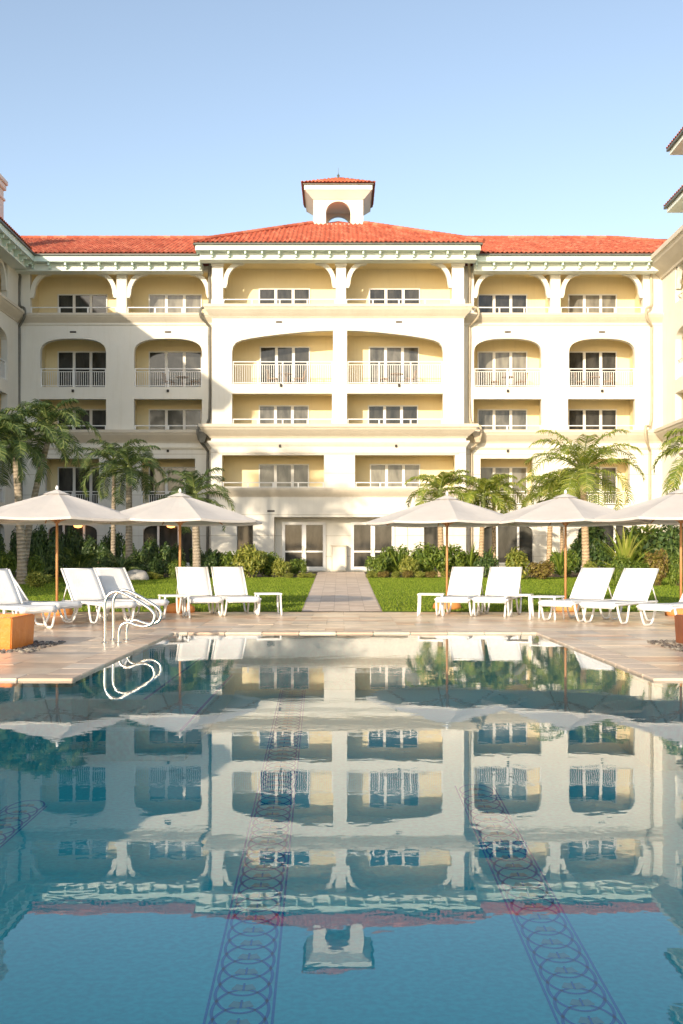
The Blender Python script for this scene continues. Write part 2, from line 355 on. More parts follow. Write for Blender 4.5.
# mosaic bands on the pool floor
def mosaic(p0, p1, w0, w1, label, seed=0):
    H = HC - PD
    p0, p1 = Vector((*p0, 0)), Vector((*p1, 0)); d = (p1-p0); Ln = d.length; d.normalize(); nrm = Vector((-d.y, d.x, 0))
    bm = bmesh.new(); z = 0.0006
    def wd(t): return w0 + (w1-w0)*t/Ln
    def strip(pts, wid, zz, mi=0):
        for i in range(len(pts)-1):
            a, b_ = pts[i], pts[i+1]; e = (b_-a)
            if e.length < 1e-6: continue
            n_ = Vector((-e.y, e.x, 0)).normalized()*wid/2
            face(bm, [a-n_+Vector((0,0,zz)), b_-n_+Vector((0,0,zz)), b_+n_+Vector((0,0,zz)), a+n_+Vector((0,0,zz))], mi)
    for s in (-1, 1): strip([p0+nrm*s*w0/2, p1+nrm*s*w1/2], 0.012, z)
    t = 0.0
    while t < Ln:
        w = wd(t); R = w*0.43
        c = p0 + d*t
        strip([c + nrm*R*math.cos(a*PI/16) + d*R*1.7*math.sin(a*PI/16) for a in range(33)], 0.015, z+0.0007)
        # small leaf motif
        q = c + d*R*0.5
        strip([q - nrm*w*0.16, q - d*w*0.06, q + nrm*w*0.16], 0.06, z+0.0014, 1)
        strip([q - d*w*0.16, q + d*w*0.12], 0.010, z+0.0021, 0)
        t += R*1.45
    o = obj('mosaic_band', bm, ['mosaic_blue', 'mosaic_tan'], off=(0, 0, 0)); o.location = (0, 0, PD+0.0006)
    tag(o, label, 'mosaic')
H = HC - PD
def fl(px, py): D = F*H/(py-HY); return (X(px, D), D)
a, c_ = fl(238, 1024), fl(293, 690)
dd = Vector(a) - Vector(c_); a2 = Vector(a) + dd*0.15
mosaic(a2, c_, 0.140*H, 0.182*H, 'dark blue mosaic ring band on the pool floor, left of the cupola reflection')
a, c_ = fl(592, 1024), fl(487, 812); dd = Vector(a) - Vector(c_); a2 = Vector(a) + dd*0.2; c2 = Vector(c_) - dd*0.25
mosaic(a2, c2, 0.140*H, 0.165*H, 'dark blue mosaic ring band on the pool floor, right of the cupola reflection')
a, c_ = fl(-60, 878), fl(27, 806)
mosaic(a, c_, 0.16*H, 0.16*H, 'short diagonal mosaic band on the pool floor at the left edge of the picture')

# lawns, path, planting beds
def strip_sheet(name, mat, xl, xr, y0, y1, dz, n=12, parent=None):
    bm = bmesh.new()
    for k in range(n):
        ya, yb = y0+(y1-y0)*k/n, y0+(y1-y0)*(k+1)/n
        face(bm, [(xl(ya), ya, gz(ya)+dz), (xr(ya), ya, gz(ya)+dz), (xr(yb), yb, gz(yb)+dz), (xl(yb), yb, gz(yb)+dz)])
    bmesh.ops.remove_doubles(bm, verts=bm.verts, dist=1e-5)
    return struct(obj(name, bm, mat))
def pl(y): return -0.80 - 0.42*(y-21.3)/33.4
def pr(y): return 0.83 + 0.40*(y-21.3)/33.4
strip_sheet('left_lawn', 'lawn', lambda y: -16.5, lambda y: pl(y), 21.3, 45.5, 0.004)
strip_sheet('right_lawn', 'lawn', lambda y: pr(y), lambda y: 16.5, 21.3, 45.5, 0.004)
strip_sheet('left_planting_bed', 'soil', lambda y: -17.9, lambda y: pl(y), 45.5, 56.9, 0.004)
strip_sheet('right_planting_bed', 'soil', lambda y: pr(y), lambda y: 17.9, 45.5, 56.9, 0.004)
bm = bmesh.new()
for k in range(84):
    ya = 21.3 + k*0.42; yb = ya+0.412
    if yb > 56.3: break
    n = 5
    for i in range(n):
        f0, f1 = i/n, (i+1)/n; g = 0.004
        def xx(f, y): return pl(y) + (pr(y)-pl(y))*f
        face(bm, [(xx(f0,ya)+g, ya, gz(ya)+0.012), (xx(f1,ya)-g, ya, gz(ya)+0.012), (xx(f1,yb)-g, yb, gz(yb)+0.012), (xx(f0,yb)+g, yb, gz(yb)+0.012)])
struct(obj('garden_path', bm, 'path'))
strip_sheet('path_bed', 'mortar', lambda y: pl(y)-0.03, lambda y: pr(y)+0.03, 21.3, 56.9, 0.008)

# ------------------------------------------------------------------ hotel
HO = (0, 57.0, 0)
hotel = empty('hotel_building', HO)
tag(hotel, 'cream five-storey hotel with arched balconies and red tiled roofs round the pool garden', 'hotel')
class Fac:     # a facade plane: u along, z up, w into the building
    def __init__(s, kind, pos): s.k, s.p = kind, pos
    def P(s, u, z, w=0.0):
        if s.k == 'front': return (u, s.p + w, z)
        if s.k == 'right': return (s.p + w, u, z)
        return (s.p - w, u, z)
def fbox(bm, f, u0, u1, z0, z1, w0, w1, mi=0):
    a, b_ = f.P(u0, z0, w0), f.P(u1, z1, w1)
    box(bm, tuple(min(p, q) for p, q in zip(a, b_)), tuple(max(p, q) for p, q in zip(a, b_)), mi)
def hpart(name, bm, mats, parent=None, smooth=False):
    bmesh.ops.recalc_face_normals(bm, faces=bm.faces)
    return obj(name, bm, mats, parent or hotel, smooth, HO)
WALLT = 0.35
def wall(name, f, outer, holes, mat='wall'):
    bm = bmesh.new()
    loops = [[Vector((u, z, 0)) for u, z in outer]] + [[Vector((u, z, 0)) for u, z in h] for h in holes]
    flat = [p for lp in loops for p in lp]
    for w in (0.0, WALLT):
        vs = [bm.verts.new(f.P(p.x, p.y, w)) for p in flat]
        for t in tessellate_polygon(loops):
            try: bm.faces.new([vs[i] for i in t])
            except ValueError: pass
    for lp in loops:
        for i in range(len(lp)):
            a, b_ = lp[i], lp[(i+1) % len(lp)]
            face(bm, [f.P(a.x,a.y,0), f.P(b_.x,b_.y,0), f.P(b_.x,b_.y,WALLT), f.P(a.x,a.y,WALLT)])
    bmesh.ops.remove_doubles(bm, verts=bm.verts, dist=1e-4)
    return hpart(name, bm, mat)
def rect(u0, u1, z0, z1): return [(u0, z0), (u1, z0), (u1, z1), (u0, z1)]
def arch(u0, u1, z0, zs, zt, n=14, cr=0.35):       # segmental arch with rounded shoulders
    pts = [(u0, z0), (u1, z0)]
    for k in range(n+1):
        t = k/n; c = math.cos(t*PI); s_ = math.sin(t*PI)
        x = abs(c)**0.75 * (1 if c > 0 else -1)
        pts.append(((u0+u1)/2 + (u1-u0)/2*x, zs + (zt-zs)*s_**0.72))
    pts[2] = (u1, zs); pts[-1] = (u0, zs)
    return pts
def room(f, u0, u1, z0, z1, w1):                    # the loggia behind an opening: floor, ceiling, sides, back
    bm = bmesh.new(); w0 = WALLT + 0.002
    q = [(u0,z0),(u1,z0),(u1,z1),(u0,z1)]
    for i in range(4):
        a, b_ = q[i], q[(i+1)%4]
        face(bm, [f.P(*a, w0), f.P(*b_, w0), f.P(*b_, w1), f.P(*a, w1)], 1 if i == 0 else 0)
    face(bm, [f.P(*p, w1) for p in q])
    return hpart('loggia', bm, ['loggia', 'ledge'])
random.seed(11)
def window(f, u0, u1, z0, z1, w, n=3, tone=None, grid=False, mull=0.16):
    bm = bmesh.new(); fr_ = 0.07
    fbox(bm, f, u0-fr_, u1+fr_, z1, z1+fr_, w-0.07, w)
    if grid: fbox(bm, f, u0-fr_, u1+fr_, z0-fr_, z0, w-0.07, w)
    fbox(bm, f, u0-fr_, u0, z0, z1, w-0.07, w); fbox(bm, f, u1, u1+fr_, z0, z1, w-0.07, w)
    W = (u1-u0-(n-1)*mull)/n; cells = []
    for k in range(n):
        a = u0 + k*(W+mull); cells.append((a, a+W))
        if k: fbox(bm, f, a-mull, a, z0, z1, w-0.07, w)
    if grid:
        zm = z0 + (z1-z0)*0.41
        for a, b_ in cells: fbox(bm, f, a, b_, zm-0.04, zm+0.04, w-0.065, w)
    wd = hpart('window', bm, 'white')
    bm = bmesh.new()
    for a, b_ in cells: fbox(bm, f, a, b_, z0, z1, w-0.03, w-0.01)
    p = hpart('pane', bm, tone or random.choice(['glass_mid', 'glass_dark', 'glass_mid', 'glass_pale']), wd)
    p.matrix_parent_inverse = Matrix.Identity(4)
    return wd
def fix_child(ch): ch.location = (0, 0, 0)
def railing(f, u0, u1, z0, z1, w=0.12, balu=True, step=0.125):
    bm = bmesh.new()
    fbox(bm, f, u0, u1, z1-0.05, z1, w, w+0.06)
    fbox(bm, f, u0, u1, z0+0.06, z0+0.10, w+0.01, w+0.05)
    n = max(2, round((u1-u0)/1.55))
    for k in range(n+1):
        u = u0+0.04+(u1-u0-0.08)*k/n; fbox(bm, f, u-0.04, u+0.04, z0, z1-0.05, w-0.002, w+0.062)
    if balu:
        fbox(bm, f, u0, u1, z1-0.20, z1-0.17, w+0.01, w+0.05)
        m_ = round((u1-u0)/step)
        for k in range(m_): u = u0+(k+0.5)*(u1-u0)/m_; fbox(bm, f, u-0.013, u+0.013, z0+0.10, z1-0.20, w+0.017, w+0.043)
    return hpart('railing', bm, 'white')
def ledge(name, f, u0, u1, z0, z1, over, mat='ledge', ends=0.0, parent=None):   # stepped cornice, profile swept along u
    bm = bmesh.new(); h = z1-z0
    prof = [(0, 0), (0.10, 0), (0.16, 0.10), (0.45, 0.30), (0.80, 0.58), (0.90, 0.74), (1, 0.76), (1, 1.0), (0, 1.0)]
    ra = [bm.verts.new(f.P(u0-o*over*ends, z0+h*t, -o*over)) for o, t in prof]
    rb = [bm.verts.new(f.P(u1+o*over*ends, z0+h*t, -o*over)) for o, t in prof]
    for i in range(len(prof)):
        j = (i+1) % len(prof); bm.faces.new((ra[i], ra[j], rb[j], rb[i]))
    bm.faces.new(ra); bm.faces.new(rb[::-1])
    return hpart(name, bm, mat, parent)
def brace(f, ucorner, ztop, sgn, sx=1.05, sz=1.25, th=0.2):     # curved timber-like bracket in the corner of an opening
    bm = bmesh.new(); outer, inner = [], []
    n = 12
    for k in range(n+1):
        a = k/n*PI/2
        outer.append((ucorner + sgn*(sx - sx*math.cos(a)) , ztop - sz + sz*math.sin(a)))
        inner.append((ucorner + sgn*(sx*1.02 - (sx-th*1.1)*math.cos(a)), ztop - sz - 0.02 + (sz-th)*math.sin(a)))
    outer = [(ucorner, ztop-sz-0.25)] + outer + [(ucorner+sgn*sx*1.12, ztop)]
    inner = [(ucorner+sgn*0.16, ztop-sz-0.25)] + inner + [(ucorner+sgn*sx*1.12, ztop-0.14)]
    for w in (0.02, 0.26):
        for i in range(len(outer)-1): face(bm, [f.P(*outer[i], w), f.P(*outer[i+1], w), f.P(*inner[i+1], w), f.P(*inner[i], w)])
    for lst in (outer, inner):
        for i in range(len(lst)-1): face(bm, [f.P(*lst[i],0.02), f.P(*lst[i+1],0.02), f.P(*lst[i+1],0.26), f.P(*lst[i],0.26)])
    for i in (0, -1): face(bm, [f.P(*outer[i],0.02), f.P(*inner[i],0.02), f.P(*inner[i],0.26), f.P(*outer[i],0.26)])
    bmesh.ops.remove_doubles(bm, verts=bm.verts, dist=1e-4)
    return hpart('bracket', bm, 'wall')
def small(f, name, u, z, w, h, d, mat):
    bm = bmesh.new(); fbox(bm, f, u-w/2, u+w/2, z-h/2, z+h/2, -d, -0.001); return hpart(name, bm, mat)

FLOOR = {5: 14.0, 4: 10.7, 3: 7.35, 2: 4.05}
HEAD = {5: 16.35, 4: 13.02, 3: 9.66, 2: 6.30}
CEIL = {5: 17.6, 4: 13.78, 3: 10.35, 2: 6.95}
YC, YW, RD = 57.0, 58.0, 2.0
fc = Fac('front', YC); fw = Fac('front', YW)
uc = lambda px: X(px, YC); uw = lambda px: X(px, YW); zc = lambda py: Z(py, YC); zw = lambda py: Z(py, YW)
ub = lambda px: X(px, YC+RD); ubw = lambda px: X(px, YW+RD)

# --- central block, upper storeys
UL, UR = uc(212), uc(464)
h = []
t5 = zc(260.5); b5 = zc(305)
h += [rect(uc(223), uc(336), b5, t5), rect(uc(346), uc(452), b5, t5)]
# fourth floor: one wide flat arch cut by the middle pier
def half_arch(px_out, px_in, left):
    uo, ui = uc(px_out), uc(px_in); z0 = FLOOR[4]; pts = []
    prof = [(0, 352), (0.01, 346.5), (0.04, 342.5), (0.10, 340), (0.2, 338), (0.35, 335.8), (0.5, 334), (0.7, 332), (0.85, 331), (1, 330.5)]
    top = [(uo + (ui-uo)*t, zc(y)) for t, y in prof]
    pts = [(uo, z0)] + top + [(ui, z0)]
    return pts
h += [half_arch(232, 333, True), half_arch(443, 347, False)]
h += [rect(uc(232), uc(332), FLOOR[3]+0.6, zc(393.5)), rect(uc(347), uc(443), FLOOR[3]+0.6, zc(393.5))]
ZM = zc(437)
wall('wall', fc, rect(UL, UR, ZM, 18.0), h)
# lower storeys, slightly deeper plinth
UL2, UR2 = uc(211), uc(466)
z2t, z2b = zc(455), zc(488)
h = [rect(uc(222), uc(324), z2b, z2t), rect(uc(355), uc(455), z2b, z2t),
     rect(uc(274), uc(408), 0.0, zc(517)), rect(uc(237), uc(253), 0.3, zc(524)), rect(uc(424), uc(439), 0.3, zc(525))]
h[2] = rect(uc(274), uc(408), 0.05, zc(517))
wall('wall', fc, rect(UL2, UR2, 0.0, ZM-0.003), h, 'base_wall')
for px0, px1 in ((223, 336), (346, 452)):
    room(fc, uc(px0)-0.1, uc(px1)+0.1, FLOOR[5], CEIL[5], RD)
for px0, px1 in ((232, 333), (347, 443)):
    room(fc, uc(px0)-0.2, uc(px1)+0.2, FLOOR[4], CEIL[4], RD)
    room(fc, uc(px0)-0.2, uc(px1)+0.2, FLOOR[3], CEIL[3], RD)
for px0, px1 in ((222, 324), (355, 455)):
    room(fc, uc(px0)-0.1, uc(px1)+0.1, FLOOR[2], CEIL[2], RD)
for rw, l, r_ in ((5, (260, 309), (370, 419)), (4, (261, 309), (370, 418)), (3, (260, 308), (369, 417)), (2, (260, 308), (371, 419))):
    for a, b_ in (l, r_):
        window(fc, ub(a), ub(b_), FLOOR[rw]+0.05, HEAD[rw]+0.08, RD, 3, random.choice(['glass_pale', 'glass_mid', 'glass_mid', 'door_glass']))
for px0, px1 in ((223, 336), (346, 452)):
    railing(fc, uc(px0), uc(px1), b5-0.02, zc(298.5), 0.1, False)
    bm = bmesh.new(); hh = 0
for px0, px1 in ((232, 333), (347, 443)):
    railing(fc, uc(px0), uc(px1), FLOOR[4], zc(361), 0.1)
    railing(fc, uc(px0), uc(px1), zc(427), zc(418.5), 0.1, False)
for px0, px1 in ((222, 324), (355, 455)): railing(fc, uc(px0), uc(px1), z2b-0.02, zc(482), 0.1, False)
for px, s in ((223, 1), (336, -1), (346, 1), (452, -1)): brace(fc, uc(px), t5, s)
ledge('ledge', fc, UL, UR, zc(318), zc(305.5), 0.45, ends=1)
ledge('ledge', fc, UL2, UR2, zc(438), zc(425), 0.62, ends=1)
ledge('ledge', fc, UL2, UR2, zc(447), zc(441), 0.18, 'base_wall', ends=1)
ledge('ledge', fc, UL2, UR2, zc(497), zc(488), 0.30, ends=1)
ledge('ledge', fc, uc(218), uc(459), zc(454.6), zc(452.6), 0.06, 'base_wall')
for px, py in ((279, 322), (399, 322)): small(fc, 'wall_vent', uc(px), zc(py), 0.35, 0.09, 0.02, 'dark')
for px, py in ((281, 385.5), (399, 385.5), (280, 446), (396, 446)): small(fc, 'wall_light', uc(px), zc(py), 0.12, 0.14, 0.1, 'dark')
small(fc, 'wall_vent', uc(271), zc(511), 0.4, 0.09, 0.02, 'dark')
# pier capitals on the top storey
bm = bmesh.new()
for a, b_ in ((212, 223), (336, 346), (452, 464)): fbox(bm, fc, uc(a)-0.05, uc(b_)+0.05, t5-0.3, t5-0.15, -0.06, -0.001); fbox(bm, fc, uc(a)-0.05, uc(b_)+0.05, b5+0.06, b5+0.3, -0.06, -0.001)
hpart('pier_trim', bm, 'wall')
# entrance recess, glass doors, cabinet
bm = bmesh.new(); e0, e1, ez = uc(274), uc(408), zc(517)
for a, b_ in (((e0,0.05),(e0,ez)), ((e0,ez),(e1,ez)), ((e1,ez),(e1,0.05))): face(bm, [fc.P(*a, WALLT+0.002), fc.P(*b_, WALLT+0.002), fc.P(*b_, 0.9), fc.P(*a, 0.9)])
face(bm, [fc.P(*p, 0.9) for p in ((e0,0.05),(e1,0.05),(e1,ez),(e0,ez))])
hpart('entrance_recess', bm, 'base_wall')
for a, b_ in ((282.3, 325.7), (351, 394.5)):
    Dd = YC+0.9; u0, u1 = X(a, Dd), X(b_, Dd); z0, z1 = 0.36, Z(522, Dd); m0 = (u0+u1)/2
    bm = bmesh.new()
    fbox(bm, fc, u0, u0+0.16, z0, z1, 0.80, 0.898); fbox(bm, fc, u1-0.16, u1, z0, z1, 0.80, 0.898)
    fbox(bm, fc, m0-0.12, m0+0.12, z0, z1, 0.80, 0.898)
    fbox(bm, fc, u0+0.16, m0-0.12, z1-0.16, z1, 0.80, 0.898); fbox(bm, fc, m0+0.12, u1-0.16, z1-0.16, z1, 0.80, 0.898)
    for s0, s1 in ((u0+0.16, m0-0.12), (m0+0.12, u1-0.16)):
        fbox(bm, fc, s0, s1, z0, z0+0.22, 0.80, 0.898); fbox(bm, fc, s0, s1, z0+1.02, z0+1.12, 0.81, 0.898)
    fbox(bm, fc, m0-0.01, m0+0.01, z0+0.01, z1-0.02, 0.796, 0.80)
    d = hpart('door', bm, 'white')
    bm = bmesh.new()
    for s0, s1 in ((u0+0.16, m0-0.12), (m0+0.12, u1-0.16)): fbox(bm, fc, s0, s1, z0+0.22, z1-0.16, 0.86, 0.88)
    hpart('pane', bm, 'door_glass', d)
    bm = bmesh.new()
    for s in (-1, 1): tube(bm, [fc.P(m0+s*0.09, z0+0.95, 0.80), fc.P(m0+s*0.09, z0+0.95, 0.74), fc.P(m0+s*0.09, z0+1.25, 0.74), fc.P(m0+s*0.09, z0+1.25, 0.80)], 0.014, 6)
    hpart('handle', bm, 'steel', d)
# dark side openings
for a, b_, yt in ((237, 253, 524), (424, 439, 525)):
    bm = bmesh.new(); fbox(bm, fc, uc(a)-0.02, uc(b_)+0.02, 0.3, zc(yt)+0.02, WALLT+0.003, WALLT+0.05); hpart('service_door', bm, 'glass_dark')
# --- eave of the centre block
def eave(f, u0, u1, zs, zf, over, ends=(1, 1), step=0.93, mat='mintpale', fmat='mint'):
    """soffit board, frieze, modillions, fascia, gutter"""
    bm = bmesh.new()
    a0, a1 = u0-0.72*ends[0], u1+0.72*ends[1]
    fbox(bm, f, a0, a1, zs, zs+0.06, -over, 0.3)
    fbox(bm, f, a0, a1, zs-0.03, zf-0.10, -over-0.05, -over, 1)
    if ends[0]: fbox(bm, f, a0-0.05, a0, zs-0.03, zf-0.10, -over, 0.6, 1)
    if ends[1]: fbox(bm, f, a1, a1+0.05, zs-0.03, zf-0.10, -over, 0.6, 1)
    c = hpart('cornice', bm, [mat, fmat])
    bm = bmesh.new(); q = 0.72
    fbox(bm, f, u0-q*0.8*ends[0], u1+q*0.8*ends[1], zs-0.36, zs-0.002, -q, -0.002)
    fbox(bm, f, u0-q*0.8*ends[0]-0.04*ends[0], u1+q*0.8*ends[1]+0.04*ends[1], zs-0.43, zs-0.36, -q-0.05, -0.002)
    hpart('frieze', bm, mat, c)
    n = round((u1-u0)/step)
    for k in range(n+1):
        u = u0 + 0.1 + (u1-u0-0.2)*k/n
        bm = bmesh.new()
        fbox(bm, f, u-0.05, u+0.05, zs-0.20, zs-0.001, -over+0.06, -q-0.001)
        fbox(bm, f, u-0.05, u+0.05, zs-0.34, zs-0.20, -over+0.24, -q-0.001)
        hpart('modillion', bm, fmat, c)
    bm = bmesh.new()
    fbox(bm, f, a0-0.14*ends[0], a1+0.14*ends[1], zf-0.10, zf-0.01, -over-0.15, -over+0.02)
    hpart('gutter', bm, 'gutter', c)
eave(fc, UL, UR, 17.80, 18.14, 1.15)
WL, WR = uw(19), uw(662)
eave(fw, WL, UL-0.6, 17.46, 17.84, 1.15, (0, 0)); eave(fw, UR+0.6, WR, 17.46, 17.84, 1.15, (0, 0))

# --- side bays of the rear facade
def rows_for(f, spans, zconv, Dp, wspans, tones, rowset=(5, 4, 3, 2, 1)):
    pass
holesW = {'l': [], 'r': []}
lay = {
 'l': dict(o5=((30, 116.5), (126.5, 210)), o4=((40, 106), (134, 202)), o3=((39, 106), (134, 202)), o2=((45, 99), (141, 195)), o1=((48, 97), (143, 192)),
           win=((59, 106.5), (150, 201)), tone='glass_dark'),
 'r': dict(o5=((474, 550.5), (560.5, 643)), o4=((474, 541.5), (569, 635)), o3=((473.5, 541.5), (568, 635)), o2=((480.5, 533), (577, 630)), o1=((482, 533), (578, 630)),
           win=((478.5, 526), (569, 615.5)), tone='glass_pale')}
t5w, b5w = zw(271), zw(314)
for side in 'lr':
    Lx = lay[side]; hs = []
    for a, b_ in Lx['o5']: hs.append(rect(uw(a), uw(b_), b5w, t5w))
    for a, b_ in Lx['o4']: hs.append(arch(uw(a), uw(b_), FLOOR[4], zw(353), zw(338.5)))
    for a, b_ in Lx['o3']: hs.append(rect(uw(a), uw(b_), FLOOR[3]+0.6, zw(399)))
    for a, b_ in Lx['o2']: hs.append(rect(uw(a), uw(b_), FLOOR[2], zw(458.5)))
    for a, b_ in Lx['o1']: hs.append(arch(uw(a), uw(b_), 0.75, zw(533), zw(524.5)))
    u0, u1 = (WL-1, UL+0.05) if side == 'l' else (UR-0.05, WR+1)
    zsplit = zw(437)
    wall('wall', fw, rect(u0, u1, zsplit, 17.5), hs[:6]); wall('wall', fw, rect(u0, u1, 0, zsplit-0.003), hs[6:], 'base_wall')
    for i in range(2):
        a, b_ = Lx['o5'][i]; room(fw, uw(a)-0.1, uw(b_)+0.1, FLOOR[5], 17.4, RD); railing(fw, uw(a), uw(b_), b5w-0.02, b5w+0.42, 0.1, False)
        brace(fw, uw(a), t5w, 1); brace(fw, uw(b_), t5w, -1)
        a, b_ = Lx['o4'][i]; room(fw, uw(a)-0.25, uw(b_)+0.25, FLOOR[4], CEIL[4], RD); railing(fw, uw(a), uw(b_), FLOOR[4], zw(368), 0.1)
        a, b_ = Lx['o3'][i]; room(fw, uw(a)-0.25, uw(b_)+0.25, FLOOR[3], CEIL[3], RD); railing(fw, uw(a), uw(b_), zw(432), zw(425), 0.1, False)
        a, b_ = Lx['o2'][i]; room(fw, uw(a)-0.25, uw(b_)+0.25, FLOOR[2], CEIL[2], RD); railing(fw, uw(a), uw(b_), FLOOR[2], zw(491), 0.1)
        a, b_ = Lx['win'][i]
        for rw in (5, 4, 3, 2):
            window(fw, ubw(a), ubw(b_), FLOOR[rw]+0.05, HEAD[rw], RD, 3, ('glass_dark' if side == 'l' else random.choice(['glass_pale', 'glass_mid', 'glass_pale', 'door_glass'])) if rw != 5 or side == 'r' else ('glass_dark' if i == 0 else 'glass_pale'))
        a, b_ = Lx['o1'][i]
        bm = bmesh.new(); ua, uc_ = uw(a), uw(b_); w_ = uc_-ua
        for fr0 in (0.30, 0.72): fbox(bm, fw, ua+w_*fr0-0.06, ua+w_*fr0+0.06, 0.75, zw(524), 0.16, 0.22)
        fbox(bm, fw, ua, uc_, 0.7, 0.80, 0.16, 0.22)
        wd = hpart('window', bm, 'white')
        bm = bmesh.new(); fbox(bm, fw, ua-0.05, uc_+0.05, 0.7, zw(523), 0.222, 0.26); hpart('pane', bm, 'glass_dark', wd)
        ac = (Lx['o4'][i][0]+Lx['o4'][i][1])/2
        small(fw, 'wall_vent', uw(ac), zw(332), 0.35, 0.09, 0.02, 'dark')
        small(fw, 'wall_light', uw(ac), zw(391), 0.12, 0.14, 0.1, 'dark'); small(fw, 'wall_light', uw(ac), zw(451), 0.12, 0.14, 0.1, 'dark')
    e = 0.0
    la, lb = (WL, UL) if side == 'l' else (UR, WR)
    ledge('ledge', fw, la, lb, zw(323), zw(314), 0.32)
    ledge('ledge', fw, la, lb, zw(326), zw(324.2), 0.07, 'wall')
    ledge('ledge', fw, la, lb, zw(443), zw(430.5), 0.45)
    ledge('ledge', fw, la, lb, zw(450), zw(447), 0.12, 'wall')
# returns of the centre block
for u, sg in ((UL, 1), (UR, -1)):
    bm = bmesh.new(); box(bm, (min(u, u+sg*0.3)+0.002*(sg<0), YC+WALLT+0.003, 0), (max(u, u+sg*0.3)-0.002*(sg>0), YW-0.002, 18.0)); hpart('wall', bm, 'wall')
# body behind (closes the building)
bm = bmesh.new()
def closed(x0, x1, y0, y1, z0, z1): box(bm, (x0, y0, z0), (x1, y1, z1))
closed(-27, 27, YW+RD+0.3, 72, 0, 17.4); hpart('rear_body', bm, 'wall')

# --- court wings running toward the pool
fl_, fr2 = Fac('left', WL), Fac('right', WR)
YLN, YRN = 33.3, 33.3
def side_wing(f, y_end, first, eaves):
    hs = []; spans = []
    y = first
    while y - 3.9 > y_end + 0.6: spans.append((y-3.9, y)); y -= 5.0
    for a, b_ in spans:
        hs.append(rect(a, b_, 14.85, 17.1)); hs.append(arch(a, b_, FLOOR[4], 12.66, 13.4))
        hs.append(rect(a, b_, FLOOR[3]+0.6, 9.98)); hs.append(rect(a+0.4, b_-0.4, FLOOR[2], 6.66)); hs.append(arch(a+0.5, b_-0.5, 0.75, 2.45, 2.95))
    wall('wall', f, rect(y_end, YW+0.0, 0, 17.5), hs)
    for a, b_ in spans:
        for z0, z1 in ((FLOOR[5], 17.4), (FLOOR[4], CEIL[4]), (FLOOR[3], CEIL[3]), (FLOOR[2], CEIL[2])): room(f, a-0.1, b_+0.1, z0, z1, 1.8)
        railing(f, a, b_, 14.83, 15.27, 0.1, False); railing(f, a, b_, FLOOR[4], 11.77, 0.1); railing(f, a, b_, 8.1, 8.55, 0.1, False); railing(f, a+0.4, b_-0.4, FLOOR[2], 4.85, 0.1)
        for rw in (5, 4, 3, 2): window(f, a+0.6, b_-0.6, FLOOR[rw]+0.05, HEAD[rw], 1.8, 3)
        bm = bmesh.new()
        for fr0 in (0.3, 0.7): fbox(bm, f, a+3.9*fr0-0.06, a+3.9*fr0+0.06, 0.8, 3.0, 0.16, 0.22)
        wd = hpart('window', bm, 'white'); bm = bmesh.new(); fbox(bm, f, a+0.45, b_-0.45, 0.7, 3.0, 0.222, 0.26); hpart('pane', bm, 'glass_dark', wd)
        brace(f, a, 17.1, 1); brace(f, b_, 17.1, -1)
    
    if f.k == 'left': ledge('ledge', f, y_end, YW-0.35, 14.25, 14.83, 0.5)
    ledge('ledge', f, y_end, YW-0.46, 7.55, 8.25, 0.6)
side_wing(fl_, YLN, 56.0, True); side_wing(fr2, YRN, 55.7, False)
bm = bmesh.new(); box(bm, (-26, YLN, 0), (WL-1.82, YW+1.5, 17.4)); box(bm, (WR+1.82, YRN, 0), (26, YW+1.5, 17.4))
box(bm, (WL-1.82, YLN, 0), (WL-0.36, YLN+0.3, 17.4)); box(bm, (WR+0.36, YRN, 0), (WR+1.82, YRN+0.3, 17.4)); hpart('wing_body', bm, 'wall')
eave(fl_, YLN, YW-1.18, 17.46, 17.84, 1.15, (0, 0))
ledge('parapet_cornice', fr2, YRN, YW-0.02, 16.75, 17.75, 1.0)
bm = bmesh.new(); box(bm, (WR-0.1, YRN, 17.752), (WR+0.3, YW-1.3, 18.1)); hpart('parapet', bm, 'wall')
# corner pavilion on the right wing: two eaves one above the other
bm = bmesh.new(); box(bm, (17.3, 35.0, 17.7), (25.0, 48.2, 20.4)); hpart('pavilion_wall', bm, 'wall')

